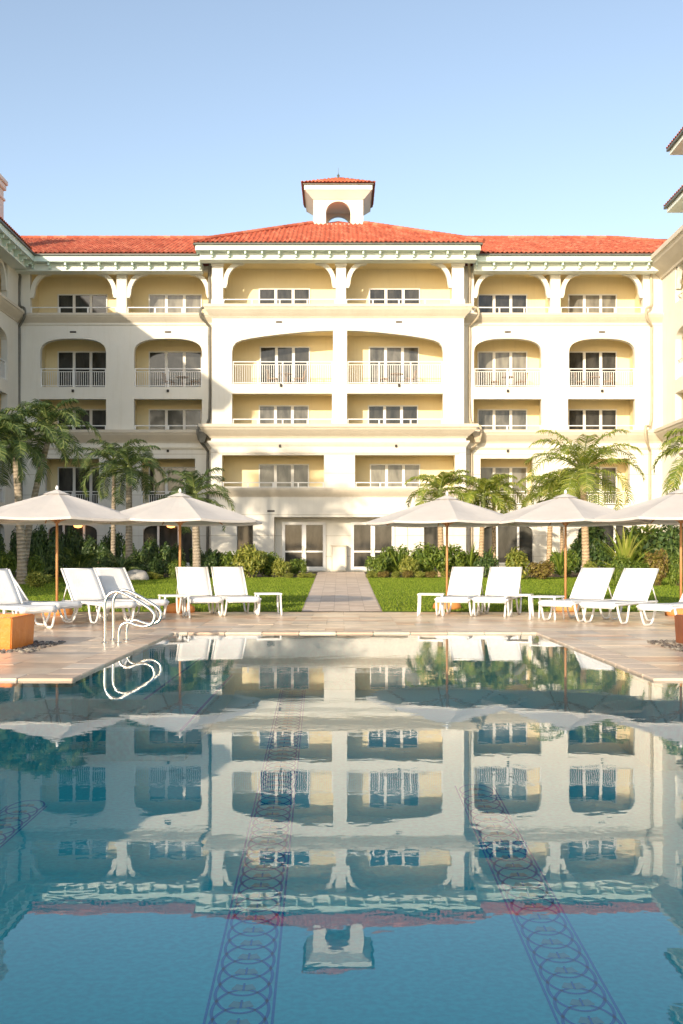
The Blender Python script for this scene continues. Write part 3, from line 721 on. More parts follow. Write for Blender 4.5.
# --- tiled roofs
def tile_slope(bm, A, B, Cc, rise, run, tw=0.26, th=0.42, amp=0.055, clip=()):
    """eave from A to B, slope goes toward direction Cc (unit, horizontal) rising; run horizontal length"""
    A, B = Vector(A), Vector(B); e = (B-A); Ln = e.length; e.normalize(); cd = Vector(Cc)
    sl = (cd*run + Vector((0, 0, rise))); SL = sl.length; sl.normalize(); nrm = e.cross(sl); 
    if nrm.z < 0: nrm = -nrm
    nx = int(Ln/tw); ny = int(SL/th)+1; prof = []
    for k in range(5): t = k/4; prof.append((t*0.62, math.sin(t*PI)))
    prof += [(0.72, -0.25), (0.90, -0.25)]
    for j in range(ny):
        s0, s1 = j*th, min((j+1)*th+0.03, SL)
        for i in range(nx):
            jit = random.uniform(-0.006, 0.006)
            ra, rb = [], []
            for t, hgt in prof+[(1.0, 0.0)]:
                p = A + e*((i+t)*tw)
                ra.append(bm.verts.new(p + sl*(s0+jit) + nrm*(amp*hgt+0.035))); rb.append(bm.verts.new(p + sl*s1 + nrm*(amp*hgt)))
            for k in range(len(ra)-1): bm.faces.new((ra[k], ra[k+1], rb[k+1], rb[k]))
            # blunt front end of the tile
            if True:
                low = [bm.verts.new(v_.co - nrm*(0.02 if j == 0 else 0.036)) for v_ in ra]
                for k in range(len(ra)-1): bm.faces.new((low[k], low[k+1], ra[k+1], ra[k]))
    u0_ = [A - nrm*0.03, B - nrm*0.03, B - nrm*0.03 + sl*SL, A - nrm*0.03 + sl*SL]; face(bm, u0_)      # roof underlay
    for co, no in clip:
        bmesh.ops.bisect_plane(bm, geom=bm.verts[:]+bm.edges[:]+bm.faces[:], plane_co=co, plane_no=no, clear_outer=True)
def ridge(bm, a, b_, r=0.13, seg=0.4):
    a, b_ = Vector(a), Vector(b_); n = max(1, int((b_-a).length/seg))
    for k in range(n):
        p, q = a.lerp(b_, k/n), a.lerp(b_, (k+1.08)/n)
        tube(bm, [p, q], r, 8, radii=[r*1.06, r*0.92])
random.seed(21)
# centre hip
ce0, ce1 = UL-0.92, UR+0.92; cy0 = YC-1.32; hw = (ce1-ce0)/2; cm = (ce0+ce1)/2; RZ = 18.14; PR = 0.475
apex = Vector((cm, cy0+hw, RZ+PR*hw))
def hipmesh():
    parts = []
    bm = bmesh.new()
    tile_slope(bm, (ce0, cy0, RZ), (ce1, cy0, RZ), (0, 1, 0), PR*hw, hw, clip=[((ce0, cy0, 0), Vector((-1, 1, 0))), ((ce1, cy0, 0), Vector((1, 1, 0)))])
    parts.append(bm)
    for sx, x0 in ((1, ce0), (-1, ce1)):
        bm = bmesh.new()
        tile_slope(bm, (x0, cy0, RZ), (x0, cy0+2*hw, RZ), (sx, 0, 0), PR*hw, hw, clip=[((x0, cy0, 0), Vector((sx, -1, 0))), ((x0, cy0+2*hw, 0), Vector((sx, 1, 0)))])
        parts.append(bm)
    return parts
for b_ in hipmesh():
    kill = [f_ for f_ in b_.faces if abs(f_.calc_center_median().x-cm) < 1.3 and abs(f_.calc_center_median().y-apex.y) < 1.3]
    bmesh.ops.delete(b_, geom=kill, context='FACES'); hpart('roof', b_, 'tile')
for x_ in (ce0, ce1):
    bm = bmesh.new(); ec = Vector((x_, cy0, RZ)); ridge(bm, ec+Vector((0,0,.08)), ec.lerp(apex, 0.80)+Vector((0,0,0.08))); hpart('hip_tiles', bm, 'tile')
# wing roofs
wy0 = YW-1.32; WZ = 17.86; WPR = 0.405; run = 8.1
for side, xa, xb in (('l', -27.0, ce0+1.0), ('r', ce1-1.0, 25.2)):
    bm = bmesh.new()
    cl = [((-17.1-0.25, wy0, 0), Vector((-1, -1, 0)))] if side == 'l' else [((25.2, wy0, 0), Vector((1, 1, 0)))]
    tile_slope(bm, (xa, wy0, WZ), (xb, wy0, WZ), (0, 1, 0), WPR*run, run, clip=cl)
    hpart('roof', bm, 'tile')
    bm = bmesh.new()
    if side == 'r':
        ridge(bm, (xa, wy0+run, WZ+WPR*run+0.06), (25.2-run, wy0+run, WZ+WPR*run+0.06)); ridge(bm, (25.2, wy0, WZ+0.06), (25.2-run, wy0+run, WZ+WPR*run+0.06))
    else: ridge(bm, (xa, wy0+run, WZ+WPR*run+0.06), (xb, wy0+run, WZ+WPR*run+0.06))
    hpart('ridge_tiles', bm, 'tile')
    bm = bmesh.new(); face(bm, [(xa, 72, 17.6), (xb, 72, 17.6), (xb, wy0+run, WZ+WPR*run-0.02), (xa if side == 'l' else xa, wy0+run, WZ+WPR*run-0.02)]); hpart('roof', bm, 'tile')
# left wing roof
lx = WL+1.32
bm = bmesh.new()
tile_slope(bm, (lx, YLN-0.4, WZ), (lx, 64, WZ), (-1, 0, 0), WPR*8, 8.0, clip=[((-17.35, wy0, 0), Vector((1, 1, 0)))])
hpart('roof', bm, 'tile')
# pavilion roofs
def pavil(x0, x1, y0, y1, z, pr, name='pavilion_roof'):
    bm = bmesh.new(); run_ = (x1-x0)/2
    tile_slope(bm, (x0, y1, z), (x0, y0, z), (1, 0, 0), pr*run_, run_, clip=[((x0, y1, 0), Vector((-1, 1, 0)).normalized()), ((x0, y0, 0), Vector((-1, -1, 0)).normalized())])
    ro = hpart(name, bm, 'tile')
    bm = bmesh.new(); tile_slope(bm, (x0, y0, z), (x1, y0, z), (0, 1, 0), pr*run_, run_, clip=[((x0, y0, 0), Vector((-1, 1, 0)).normalized()), ((x1, y0, 0), Vector((1, 1, 0)).normalized())])
    hpart('hip_slope', bm, 'tile', ro)
    bm = bmesh.new(); tile_slope(bm, (x0, y1, z), (x1, y1, z), (0, -1, 0), pr*run_, run_, clip=[((x0, y1, 0), Vector((-1, -1, 0)).normalized()), ((x1, y1, 0), Vector((1, -1, 0)).normalized())])
    hpart('hip_slope', bm, 'tile', ro)
    bm = bmesh.new(); box(bm, (x0+0.12, y0+0.12, z-0.32), (x1-0.12, y1-0.12, z-0.02)); hpart('eave_board', bm, 'mintpale', ro)
    bm = bmesh.new(); box(bm, (x0, y0, z-0.12), (x0+0.115, y1, z-0.015)); hpart('gutter', bm, 'gutter', ro)
pavil(15.6, 26.8, 33.5, 49.4, 20.68, 0.42)
pavil(15.5, 26.9, 33.4, 49.5, 17.95, 0.16)
bm = bmesh.new(); box(bm, (16.6, 34.3, 19.95), (25.8, 48.6, 20.35)); box(bm, (16.3, 34.1, 17.2), (25.9, 48.9, 17.62)); hpart('pavilion_cornice', bm, 'ledge')
# chimney over the left wing
bm = bmesh.new(); cx_ = X(-9, 57.5); czt = Z(177, 57.5)
box(bm, (cx_-0.7, 56.9, 17.9), (cx_+0.52, 58.1, czt-0.55)); box(bm, (cx_-0.78, 56.82, czt-1.15), (cx_+0.6, 58.18, czt-1.0)); box(bm, (cx_-0.8, 56.8, czt-0.55), (cx_+0.64, 58.2, czt-0.25)); box(bm, (cx_-0.86, 56.74, czt-0.25), (cx_+0.72, 58.26, czt))
bmesh.ops.bevel(bm, geom=bm.edges[:], offset=0.03, segments=1, affect='EDGES')
hpart('chimney', bm, 'wall')

# --- cupola
cyc = apex.y; hb = 1.5; cupx = cm
bm = bmesh.new(); zb0, zb1 = 20.4, 22.67
def cup_wall(bm, fx, a0, a1):
    outer = [Vector((u, z, 0)) for u, z in ((a0, zb0), (a1, zb0), (a1, zb1), (a0, zb1))]
    am = (a0+a1)/2; hwid = 0.74; zs = 21.9; hole = [(am-hwid, 21.2), (am+hwid, 21.2)] + [(am+hwid*math.cos(k/12*PI), zs+0.66*math.sin(k/12*PI)) for k in range(13)]
    holev = [Vector((u, z, 0)) for u, z in hole]; loops = [outer, holev]; flat = outer+holev
    for w in (0, 0.4):
        vs = [bm.verts.new(fx.P(p.x, p.y, w)) for p in flat]
        for t in tessellate_polygon(loops):
            try: bm.faces.new([vs[i] for i in t])
            except ValueError: pass
    for lp in loops:
        for i in range(len(lp)):
            a, b_ = lp[i], lp[(i+1) % len(lp)]; face(bm, [fx.P(a.x,a.y,0), fx.P(b_.x,b_.y,0), fx.P(b_.x,b_.y,0.4), fx.P(a.x,a.y,0.4)])
cup_wall(bm, Fac('front', cyc-hb), cupx-hb, cupx+hb)
cup_wall(bm, Fac('front', cyc+hb-0.4), cupx-hb, cupx+hb)
cup_wall(bm, Fac('right', cupx-hb), cyc-hb+0.402, cyc+hb-0.402)
cup_wall(bm, Fac('left', cupx+hb), cyc-hb+0.402, cyc+hb-0.402)
bmesh.ops.remove_doubles(bm, verts=bm.verts, dist=1e-4)
cup = hpart('cupola', bm, 'wall')
bm = bmesh.new(); box(bm, (cupx-1.09, cyc-1.09, 21.0), (cupx+1.09, cyc+1.09, 21.19)); hpart('cupola_floor', bm, 'ledge', cup)
bm = bmesh.new()
def frus(bm, h0, z0, h1, z1, mi=0):
    lo = [bm.verts.new((cupx+sx*h0, cyc+sy*h0, z0)) for sx, sy in ((-1,-1),(1,-1),(1,1),(-1,1))]
    hi = [bm.verts.new((cupx+sx*h1, cyc+sy*h1, z1)) for sx, sy in ((-1,-1),(1,-1),(1,1),(-1,1))]
    for k in range(4): bm.faces.new((lo[k], lo[(k+1)%4], hi[(k+1)%4], hi[k])).material_index = mi
    bm.faces.new(lo[::-1]).material_index = mi; bm.faces.new(hi).material_index = mi
frus(bm, 1.55, zb1+0.001, 2.0, 23.08); frus(bm, 2.03, 23.082, 2.03, 23.36)
hpart('coved_eave', bm, 'mintpale', cup)
bm = bmesh.new(); frus(bm, 2.12, 23.37, 2.12, 23.44); hpart('gutter', bm, 'pipe', cup)
cr = 2.2; cz = 23.46; cpr = 0.48
for k, (A_, B_, d_) in enumerate((((cupx-cr, cyc-cr, cz), (cupx+cr, cyc-cr, cz), (0, 1, 0)), ((cupx-cr, cyc+cr, cz), (cupx+cr, cyc+cr, cz), (0, -1, 0)),
        ((cupx-cr, cyc-cr, cz), (cupx-cr, cyc+cr, cz), (1, 0, 0)), ((cupx+cr, cyc-cr, cz), (cupx+cr, cyc+cr, cz), (-1, 0, 0)))):
    bm = bmesh.new(); d_ = Vector(d_); pe = (Vector(B_)-Vector(A_)).normalized()
    tile_slope(bm, A_, B_, d_, cpr*cr, cr, tw=0.22, th=0.35, amp=0.045, clip=[(A_, (d_-pe).normalized()), (B_, (d_+pe).normalized())])
    hpart('cupola_roof', bm, 'tile', cup)
bm = bmesh.new(); lathe(bm, [(0.01, 24.35), (0.12, 24.4), (0.12, 24.5), (0.05, 24.56), (0.09, 24.66), (0.03, 24.74), (0.012, 24.8), (0.008, 25.15)], 8, c=(cupx, cyc)); hpart('finial', bm, 'gutter', cup)

# --- downpipes
def pipe(pts, mat, r=0.075):
    bm = bmesh.new(); P_ = [Vector(p) for p in pts]; tube(bm, smooth_path(P_, 3), r, 8)
    return hpart('downpipe', bm, mat, smooth=True)
def dp(px, D0, mat, jog, ztop, back=0.0):
    x = X(px, D0); y = D0-0.1
    pts = [(x-jog*0.2, y-0.9, ztop), (x, y, ztop-0.7), (x, y, ztop-1.2), (x, y, 15.3), (x+jog*0.4, y-0.42, 15.0), (x+jog*0.4, y-0.42, 14.5), (x, y, 14.1), (x, y, 13.5),
           (x, y, 8.9), (x+jog*0.5, y-0.62, 8.4), (x+jog*0.5, y-0.62, 7.7), (x+jog*0.1, y, 7.1), (x+jog*0.1, y, 6.5), (x+jog*0.1, y, 0.35)]
    return pipe(pts, mat)
dp(209.5, YW, 'pipe', -1, 17.75); dp(469.5, YW, 'pipetan', 1, 17.75); dp(20, YW, 'pipe', 1, 17.75); dp(651, YW, 'pipetan', -1, 17.75)
for px, mt in ((204, 'pipe'), (476, 'pipetan')):
    bm = bmesh.new(); x = X(px, YW)
    vs0 = [(-0.12, 7.5), (0.12, 7.5), (0.32, 8.1), (-0.32, 8.1)]
    for w in (0.3, 0.75): face(bm, [(x+a, YW-w, z) for a, z in vs0])
    for i in range(4): a, b_ = vs0[i], vs0[(i+1)%4]; face(bm, [(x+a[0], YW-0.3, a[1]), (x+b_[0], YW-0.3, b_[1]), (x+b_[0], YW-0.75, b_[1]), (x+a[0], YW-0.75, a[1])])
    hpart('rain_head', bm, mt)

# cabinet at the entrance
bm = bmesh.new(); Dk = YC+0.35; k0, k1 = X(331.5, Dk), X(346.5, Dk)
box(bm, (k0, Dk, gz(Dk)+0.01), (k1, Dk+0.45, Z(546, Dk)))
box(bm, (k0-0.05, Dk-0.05, Z(546, Dk)), (k1+0.05, Dk+0.47, Z(546, Dk)+0.05))
bmesh.ops.bevel(bm, geom=bm.edges[:], offset=0.01, segments=1, affect='EDGES')
cab = empty('service_cabinet', ((k0+k1)/2, Dk, gz(Dk))); tag(cab, 'cream service cabinet standing between the two glass door pairs', 'cabinet')
obj('cabinet_body', bm, 'ledge', cab, off=cab.location)
bm = bmesh.new(); box(bm, (k0+0.07, Dk-0.02, gz(Dk)+0.1), (k1-0.07, Dk-0.002, Z(546, Dk)-0.06)); obj('cabinet_door', bm, 'wall', cab, off=cab.location)

# pendant lamps in the ground-floor windows on the left
for px, lab in ((78, 'orange pendant lamp in the arched ground floor window by the grey double palm'), (171, 'glowing orange pendant lamp in the ground floor window behind the umbrella left of the path')):
    o = empty('pendant_lamp', (X(px, YW+0.12), YW-0.12, Z(525, YW)))
    o.location.y = YW - 0.25; o.location.x = X(px, YW-0.25); o.location.z = Z(525.5, YW-0.25)
    tag(o, lab, 'lamp', 'pendant lamps in the ground floor windows')
    bm = bmesh.new(); lathe(bm, [(0.04, -0.14), (0.2, -0.10), (0.26, 0.0), (0.18, 0.1), (0.05, 0.14)], 12); obj('lamp_shade', bm, 'glow', o, True)
    bm = bmesh.new(); tube(bm, [(0, 0, 0.14), (0, 0, 0.28), (0, 0.25, 0.28)], 0.02, 6); obj('hanger', bm, 'pipe', o)

# ------------------------------------------------------------------ balcony furniture
def balcony_table():
    o = empty('balcony_table', (0, 0, 0)); bm = bmesh.new(); lathe(bm, [(0.36, 0.68), (0.36, 0.71)], 14); obj('tabletop', bm, 'brown', o)
    bm = bmesh.new(); tube(bm, [(0, 0, 0.02), (0, 0, 0.68)], 0.03, 6); lathe(bm, [(0.2, 0), (0.2, 0.02)], 10); obj('pedestal', bm, 'brown', o); return o
def balcony_chair():
    o = empty('balcony_chair', (0, 0, 0)); bm = bmesh.new(); box(bm, (-0.25, -0.25, 0.42), (0.25, 0.25, 0.47)); obj('seat', bm, 'brown', o)
    bm = bmesh.new()
    for k in range(5): x = -0.21+0.105*k; tube(bm, [(x, 0.24, 0.47), (x, 0.32, 0.92)], 0.014, 5)
    tube(bm, [(-0.25, 0.32, 0.92), (0.25, 0.32, 0.92)], 0.025, 6); obj('backrest', bm, 'brown', o)
    for sx in (-1, 1):
        for sy in (-1, 1):
            bm = bmesh.new(); tube(bm, [(sx*0.22, sy*0.22, 0.42), (sx*0.24, sy*0.24, 0)], 0.018, 5); obj('leg', bm, 'brown', o)
    return o
bt, bc = balcony_table(), balcony_chair(); first = True
spots = [(286, 4, YC, 'left arched balcony of the centre block'), (397, 4, YC, 'right arched balcony of the centre block'), (182, 4, YW, 'arched balcony just left of the centre block'),
         (508, 4, YW, 'arched balcony just right of the centre block'), (594, 4, YW, 'arched balcony nearest the right wing')]
for px, rw, yy, where in spots:
    x = X(px, yy+0.9); z = FLOOR[rw]
    t = bt if first else copy_tree(bt); t.location = (x, yy+0.9, z); tag(t, 'small round brown table on the %s' % where, 'table', 'balcony tables')
    for s, wd in ((-1, 'left'), (1, 'right')):
        c = bc if (first and s == -1) else copy_tree(bc); c.location = (x+s*0.75, yy+0.95, z); c.rotation_euler = (0, 0, s*-PI/2+0.2*s)
        tag(c, 'brown slatted chair %s of the table, %s' % (wd, where.replace(' arched balcony', ' balcony').replace('arched balcony', 'balcony')), 'chair', 'balcony chairs')
    first = False

# ------------------------------------------------------------------ palms
def frond(bm, base, az, el, ln, droop, rng, leaf=0.62, nl=30):
    pts = []; p = Vector(base); e = el; n = 14; st = ln/n
    tw = rng.uniform(-0.25, 0.25)
    for k in range(n+1):
        pts.append(p.copy()); d = Vector((math.cos(az)*math.cos(e), math.sin(az)*math.cos(e), math.sin(e))); p = p + d*st
        e -= droop/n*(0.4+1.4*k/n); az += tw/n
    radii = [0.028*(1-k/(n+1))+0.005 for k in range(n+1)]
    tube(bm, pts, 0.02, 4, 1, False, radii)
    for i in range(nl):
        t = 0.14 + 0.86*i/nl; f_ = t*n; k = min(int(f_), n-1); q = pts[k].lerp(pts[k+1], f_-k)
        d = (pts[k+1]-pts[k]).normalized(); side = d.cross(Vector((0, 0, 1)))
        if side.length < 0.1: side = Vector((-math.sin(az), math.cos(az), 0))
        side.normalize(); up = side.cross(d)
        l = leaf*(math.sin(PI*min(1, t*0.86+0.10)))**0.6*rng.uniform(0.85, 1.1)
        for s in (-1, 1):
            dr = (side*s*0.85 + d*0.55 + up*rng.uniform(0.0, 0.30)).normalized()
            m_ = q + dr*l*0.5; tip = q + dr*l*0.92 + Vector((0, 0, -l*rng.uniform(0.25, 0.55))); w = d*0.024
            v = [bm.verts.new(x_) for x_ in (q-w, q+w, m_+w*1.1, m_-w*1.1, tip)]
            bm.faces.new(v[:4]); bm.faces.new((v[3], v[2], v[4]))
def palm_mesh(seed, nf, ln, mat, height, lean, tr=0.16, leaf=0.62, tmat='trunk', up=1.15):
    rng = random.Random(seed)
    n = 12; pts = [Vector((lean[0]*(k/n)**1.7, lean[1]*(k/n)**1.7, height*k/n)) for k in range(n+1)]
    radii = [tr*(1.35 if k == 0 else 1.12 if k == 1 else 1.0-0.28*k/n) for k in range(n+1)]
    bt_ = bmesh.new(); tube(bt_, pts, tr, 12, 0, True, radii)
    me_t = mesh_from(bt_, 'trunk', tmat, True)
    top = pts[-1]; bc_ = bmesh.new()
    tube(bc_, [top-Vector((0,0,0.1)), top+Vector((0,0,0.25)), top+Vector((0,0,0.7))], 0.1, 8, 1, True, [tr*0.85, tr*0.95, tr*0.3])
    for i in range(nf):
        az = 2.399963*i + rng.uniform(-0.2, 0.2); t = i/nf
        el = up - 1.35*t + rng.uniform(-0.12, 0.12)
        frond(bc_, top+Vector((0, 0, 0.55-0.3*t)), az, el, ln*rng.uniform(0.85, 1.1)*(0.8+0.2*min(1, t*3)), 1.5+0.75*t+rng.uniform(-0.1, 0.25), rng, leaf)
    me_c = mesh_from(bc_, 'crown', [mat, 'stem_green'])
    return me_t, me_c
M['stem_green'] = mottled('frond_stalk', (0.16, 0.20, 0.06), (0.26, 0.30, 0.10), 4, 0.5)
def palm(px, ytop, D, seed, nf, ln, mat, label, lean=(0, 0), tr=0.15, leaf=0.62, tmat='trunk', up=1.15):
    g = gz(D); x = X(px, D); hgt = Z(ytop, D) - g - 0.5
    o = empty('palm_tree', (x, D, g-0.02)); tag(o, label, 'palm tree', 'palms in the planting beds')
    a, b_ = palm_mesh(seed, nf, ln, mat, hgt, lean, tr, leaf, tmat, up)
    for nm, me in (('trunk', a), ('crown', b_)): c = bpy.data.objects.new(nm, me); C.objects.link(c); c.parent = o
    return o
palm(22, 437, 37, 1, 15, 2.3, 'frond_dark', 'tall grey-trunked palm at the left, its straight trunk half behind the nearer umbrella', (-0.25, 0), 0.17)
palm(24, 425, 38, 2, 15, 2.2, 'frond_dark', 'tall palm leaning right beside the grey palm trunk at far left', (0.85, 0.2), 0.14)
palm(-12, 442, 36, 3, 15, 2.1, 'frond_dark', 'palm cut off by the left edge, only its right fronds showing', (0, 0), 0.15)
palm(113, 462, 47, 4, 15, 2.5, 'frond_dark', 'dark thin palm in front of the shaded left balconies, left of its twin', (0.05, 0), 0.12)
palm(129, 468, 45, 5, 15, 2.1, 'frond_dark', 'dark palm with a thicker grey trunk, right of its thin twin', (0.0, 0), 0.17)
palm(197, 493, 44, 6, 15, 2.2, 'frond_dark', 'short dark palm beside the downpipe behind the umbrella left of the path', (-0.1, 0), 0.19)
palm(441, 490, 46, 7, 17, 2.0, 'frond_sun', 'sunlit short palm just right of the centre block doors', (-0.05, 0), 0.15, tmat='trunk_sun')
palm(481, 494, 46, 8, 15, 1.9, 'frond_sun', 'sunlit palm between the two right-hand umbrella peaks, leftmost trunk there', (0.1, 0), 0.13, tmat='trunk_sun')
palm(494, 490, 50, 9, 14, 1.9, 'frond_sun', 'slimmer sunlit palm standing close behind its neighbour, right of the rain head', (0, 0), 0.12, tmat='trunk_sun')
palm(549, 492, 48, 10, 15, 2.0, 'frond_sun', 'sunlit palm directly behind the umbrella peak, left of the large palm', (0.1, 0), 0.14, tmat='trunk_sun')
palm(562, 486, 52, 12, 13, 1.9, 'frond_sun', 'thin sunlit palm hidden behind the large palm fronds', (0, 0), 0.11, tmat='trunk_sun')
palm(586, 470, 41, 11, 24, 3.0, 'frond_sun', 'large sunlit palm with long arching fronds on the right', (-0.12, 0), 0.165, 0.70, 'trunk_sun', 1.25)
palm(708, 452, 33, 13, 18, 2.2, 'frond_sun', 'palm cut off by the right edge, fronds reaching in over the facade', (0, 0), 0.16, tmat='trunk_sun')

# ------------------------------------------------------------------ shrubs
def shrub_mesh(seed, mat, n=1300, leaf=0.11, lumps=7):
    rng = random.Random(seed); bm = bmesh.new(); ls = []
    for k in range(lumps):
        a = rng.uniform(0, 2*PI); r = rng.uniform(0, 0.62); ls.append((Vector((r*math.cos(a), r*math.sin(a)*0.8, rng.uniform(0.28, 0.66))), rng.uniform(0.26, 0.46)))
    for i in range(n):
        c, r = rng.choice(ls); d = Vector((rng.gauss(0, 1), rng.gauss(0, 1), rng.gauss(0.25, 1))).normalized()
        p = c + d*r*rng.uniform(0.55, 1.08); p.z = max(0.02, p.z)
        nrm = (d + Vector((rng.gauss(0, .6), rng.gauss(0, .6), rng.gauss(0.5, .6)))).normalized()
        a = nrm.orthogonal().normalized(); a.rotate(Matrix.Rotation(rng.uniform(0, 2*PI), 3, nrm)); b_ = nrm.cross(a)
        s = leaf*rng.uniform(0.6, 1.35)
        v = [bm.verts.new(p+q) for q in (-a*s, -b_*s*0.42 - nrm*s*0.1, a*s - nrm*s*0.25, b_*s*0.42 - nrm*s*0.1)]
        bm.faces.new(v)
    for k in range(8):
        c, r = rng.choice(ls); tube(bm, [(c.x*0.2, c.y*0.2, 0), (c.x*0.6, c.y*0.6, c.z*0.6), c], 0.02, 4, 1)
    return mesh_from(bm, 'shrub', [mat, 'stem'])
def blade_mesh(seed, mat, n=44, ln=1.5, wid=0.07, up=(0.35, 1.45), pinn=False):    # cycads, agaves, ferns
    rng = random.Random(seed); bm = bmesh.new()
    for i in range(n):
        az = rng.uniform(0, 2*PI); e = rng.uniform(*up); l = ln*rng.uniform(0.75, 1.1)
        if pinn: frond(bm, (0, 0, 0.15), az, e, l, 1.0, rng, 0.20, 26); continue
        p = Vector((0, 0, 0.1)); pts = []; k_ = 6
        for k in range(k_+1): pts.append(p.copy()); p = p + Vector((math.cos(az)*math.cos(e), math.sin(az)*math.cos(e), math.sin(e)))*l/k_; e -= 0.09+0.02*k
        sd = Vector((-math.sin(az), math.cos(az), 0))
        pr_ = None
        for k in range(k_+1):
            w = wid*math.sin(PI*min(0.98, 0.25+0.75*k/k_)); q = (bm.verts.new(pts[k]-sd*w), bm.verts.new(pts[k]+Vector((0, 0, -w*0.4))), bm.verts.new(pts[k]+sd*w))
            if pr_: bm.faces.new((pr_[0], pr_[1], q[1], q[0])); bm.faces.new((pr_[1], pr_[2], q[2], q[1]))
            pr_ = q
    return mesh_from(bm, 'plant', [mat, 'stem_green'])
KM = {}
for kind, mat in (('dark', 'leaf_dark'), ('mid', 'leaf_mid'), ('yellow', 'leaf_yellow'), ('red', 'leaf_red')):
    KM[kind] = [shrub_mesh(100+s*7+len(kind), mat, 2600, 0.072) for s in range(3)]
KM['fern'] = [blade_mesh(5+s, 'leaf_mid', 30, 1.0, 0.05) for s in range(2)]
KM['fernd'] = [blade_mesh(9+s, 'leaf_dark', 34, 1.0, 0.06, (0.5, 1.4)) for s in range(2)]
KM['agave'] = [blade_mesh(31, 'frond_sun', 60, 1.0, 0.035, (0.15, 1.5))]
KM['cycad'] = [blade_mesh(41, 'frond_dark', 24, 1.0, 0.05, (0.2, 1.3), True)]
ORD = ['first', 'second', 'third', 'fourth', 'fifth', 'sixth', 'seventh', 'eighth', 'ninth', 'tenth', 'eleventh', 'twelfth', 'thirteenth', 'fourteenth', 'fifteenth', 'sixteenth', 'seventeenth', 'eighteenth', 'nineteenth', 'twentieth']
srng = random.Random(77)
def plant(kind, px, D, wpx, ytop, label, name='shrub', cat='shrub', group=None, depth=None):
    g = gz(D); w = wpx*D/F/2/1.0; hgt = (Z(ytop, D)-g)*(1.12 if kind in ('dark', 'mid', 'yellow', 'red') else 1.0)
    me = srng.choice(KM[kind]); o = bpy.data.objects.new(name, me); C.objects.link(o)
    o.location = (X(px, D), D, g); sx = w/0.9
    base_h = 1.0 if kind in ('dark', 'mid', 'yellow', 'red') else 0.95
    o.scale = (sx, (depth or w)/0.9, hgt/base_h); o.rotation_euler = (0, 0, srng.uniform(0, 0.5) if kind in ('dark','mid','yellow','red') else srng.uniform(0, 6))
    tag(o, label, cat, group); return o
# left bed, dark and shaded: back row
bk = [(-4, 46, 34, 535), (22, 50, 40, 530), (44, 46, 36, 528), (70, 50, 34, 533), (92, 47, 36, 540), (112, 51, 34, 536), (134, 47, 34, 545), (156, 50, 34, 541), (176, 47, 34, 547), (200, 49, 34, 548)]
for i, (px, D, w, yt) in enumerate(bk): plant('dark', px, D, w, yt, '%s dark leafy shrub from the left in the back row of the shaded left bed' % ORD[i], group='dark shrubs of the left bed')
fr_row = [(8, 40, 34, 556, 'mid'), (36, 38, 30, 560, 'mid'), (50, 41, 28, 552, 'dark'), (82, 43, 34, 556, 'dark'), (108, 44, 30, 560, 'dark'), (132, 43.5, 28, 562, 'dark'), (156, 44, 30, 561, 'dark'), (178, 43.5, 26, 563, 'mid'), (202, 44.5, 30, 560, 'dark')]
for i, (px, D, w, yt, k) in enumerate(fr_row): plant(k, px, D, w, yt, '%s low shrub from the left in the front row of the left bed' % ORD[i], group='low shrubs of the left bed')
plant('cycad', 78, 40, 62, 541, 'spreading dark cycad behind the left pair of lounger backs', 'cycad', 'cycad')
plant('cycad', 120, 43, 48, 547, 'smaller dark cycad in front of the twin thin palms', 'cycad', 'cycad')
plant('yellow', 38, 34, 34, 573, 'bright yellow-green low clump at the left lawn edge', 'groundcover_clump', 'groundcover')
plant('yellow', 150, 42.5, 34, 573, 'flat yellow-green clump beside the pale boulder', 'groundcover_clump', 'groundcover')
# boulder
bm = bmesh.new(); bmesh.ops.create_icosphere(bm, subdivisions=3, radius=1.0)
for v_ in bm.verts: v_.co *= 1+0.22*noise.noise(v_.co*1.4)+0.06*noise.noise(v_.co*5); v_.co.z = max(-0.3, v_.co.z)
o = obj('boulder', bm, mottled('limestone', (0.36, 0.34, 0.31), (0.52, 0.50, 0.46), 4, 0.9, bump=0.5, bscale=8), None, True); o.location = (X(137, 42), 42, gz(42)+0.1); o.scale = (0.55, 0.4, 0.32)
tag(o, 'pale rounded boulder at the back of the left lawn', 'rock')
# sunlit shrubs left of the path
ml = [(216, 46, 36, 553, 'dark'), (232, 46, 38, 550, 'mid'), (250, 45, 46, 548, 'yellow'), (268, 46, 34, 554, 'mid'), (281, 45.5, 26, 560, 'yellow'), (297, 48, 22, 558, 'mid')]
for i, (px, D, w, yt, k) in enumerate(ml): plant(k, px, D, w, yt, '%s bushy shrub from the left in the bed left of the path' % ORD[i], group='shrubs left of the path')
for i, (px, w) in enumerate(((289, 18), (303, 16), (311, 12))): plant('yellow', px, 44.6, w, 573, ('low yellow groundcover clump beneath the last shrub left of the path', 'low yellow groundcover clump between its neighbours left of the path', 'small yellow groundcover clump touching the left side of the path')[i], 'groundcover_clump', 'groundcover', 'yellow groundcover clumps left of the path')
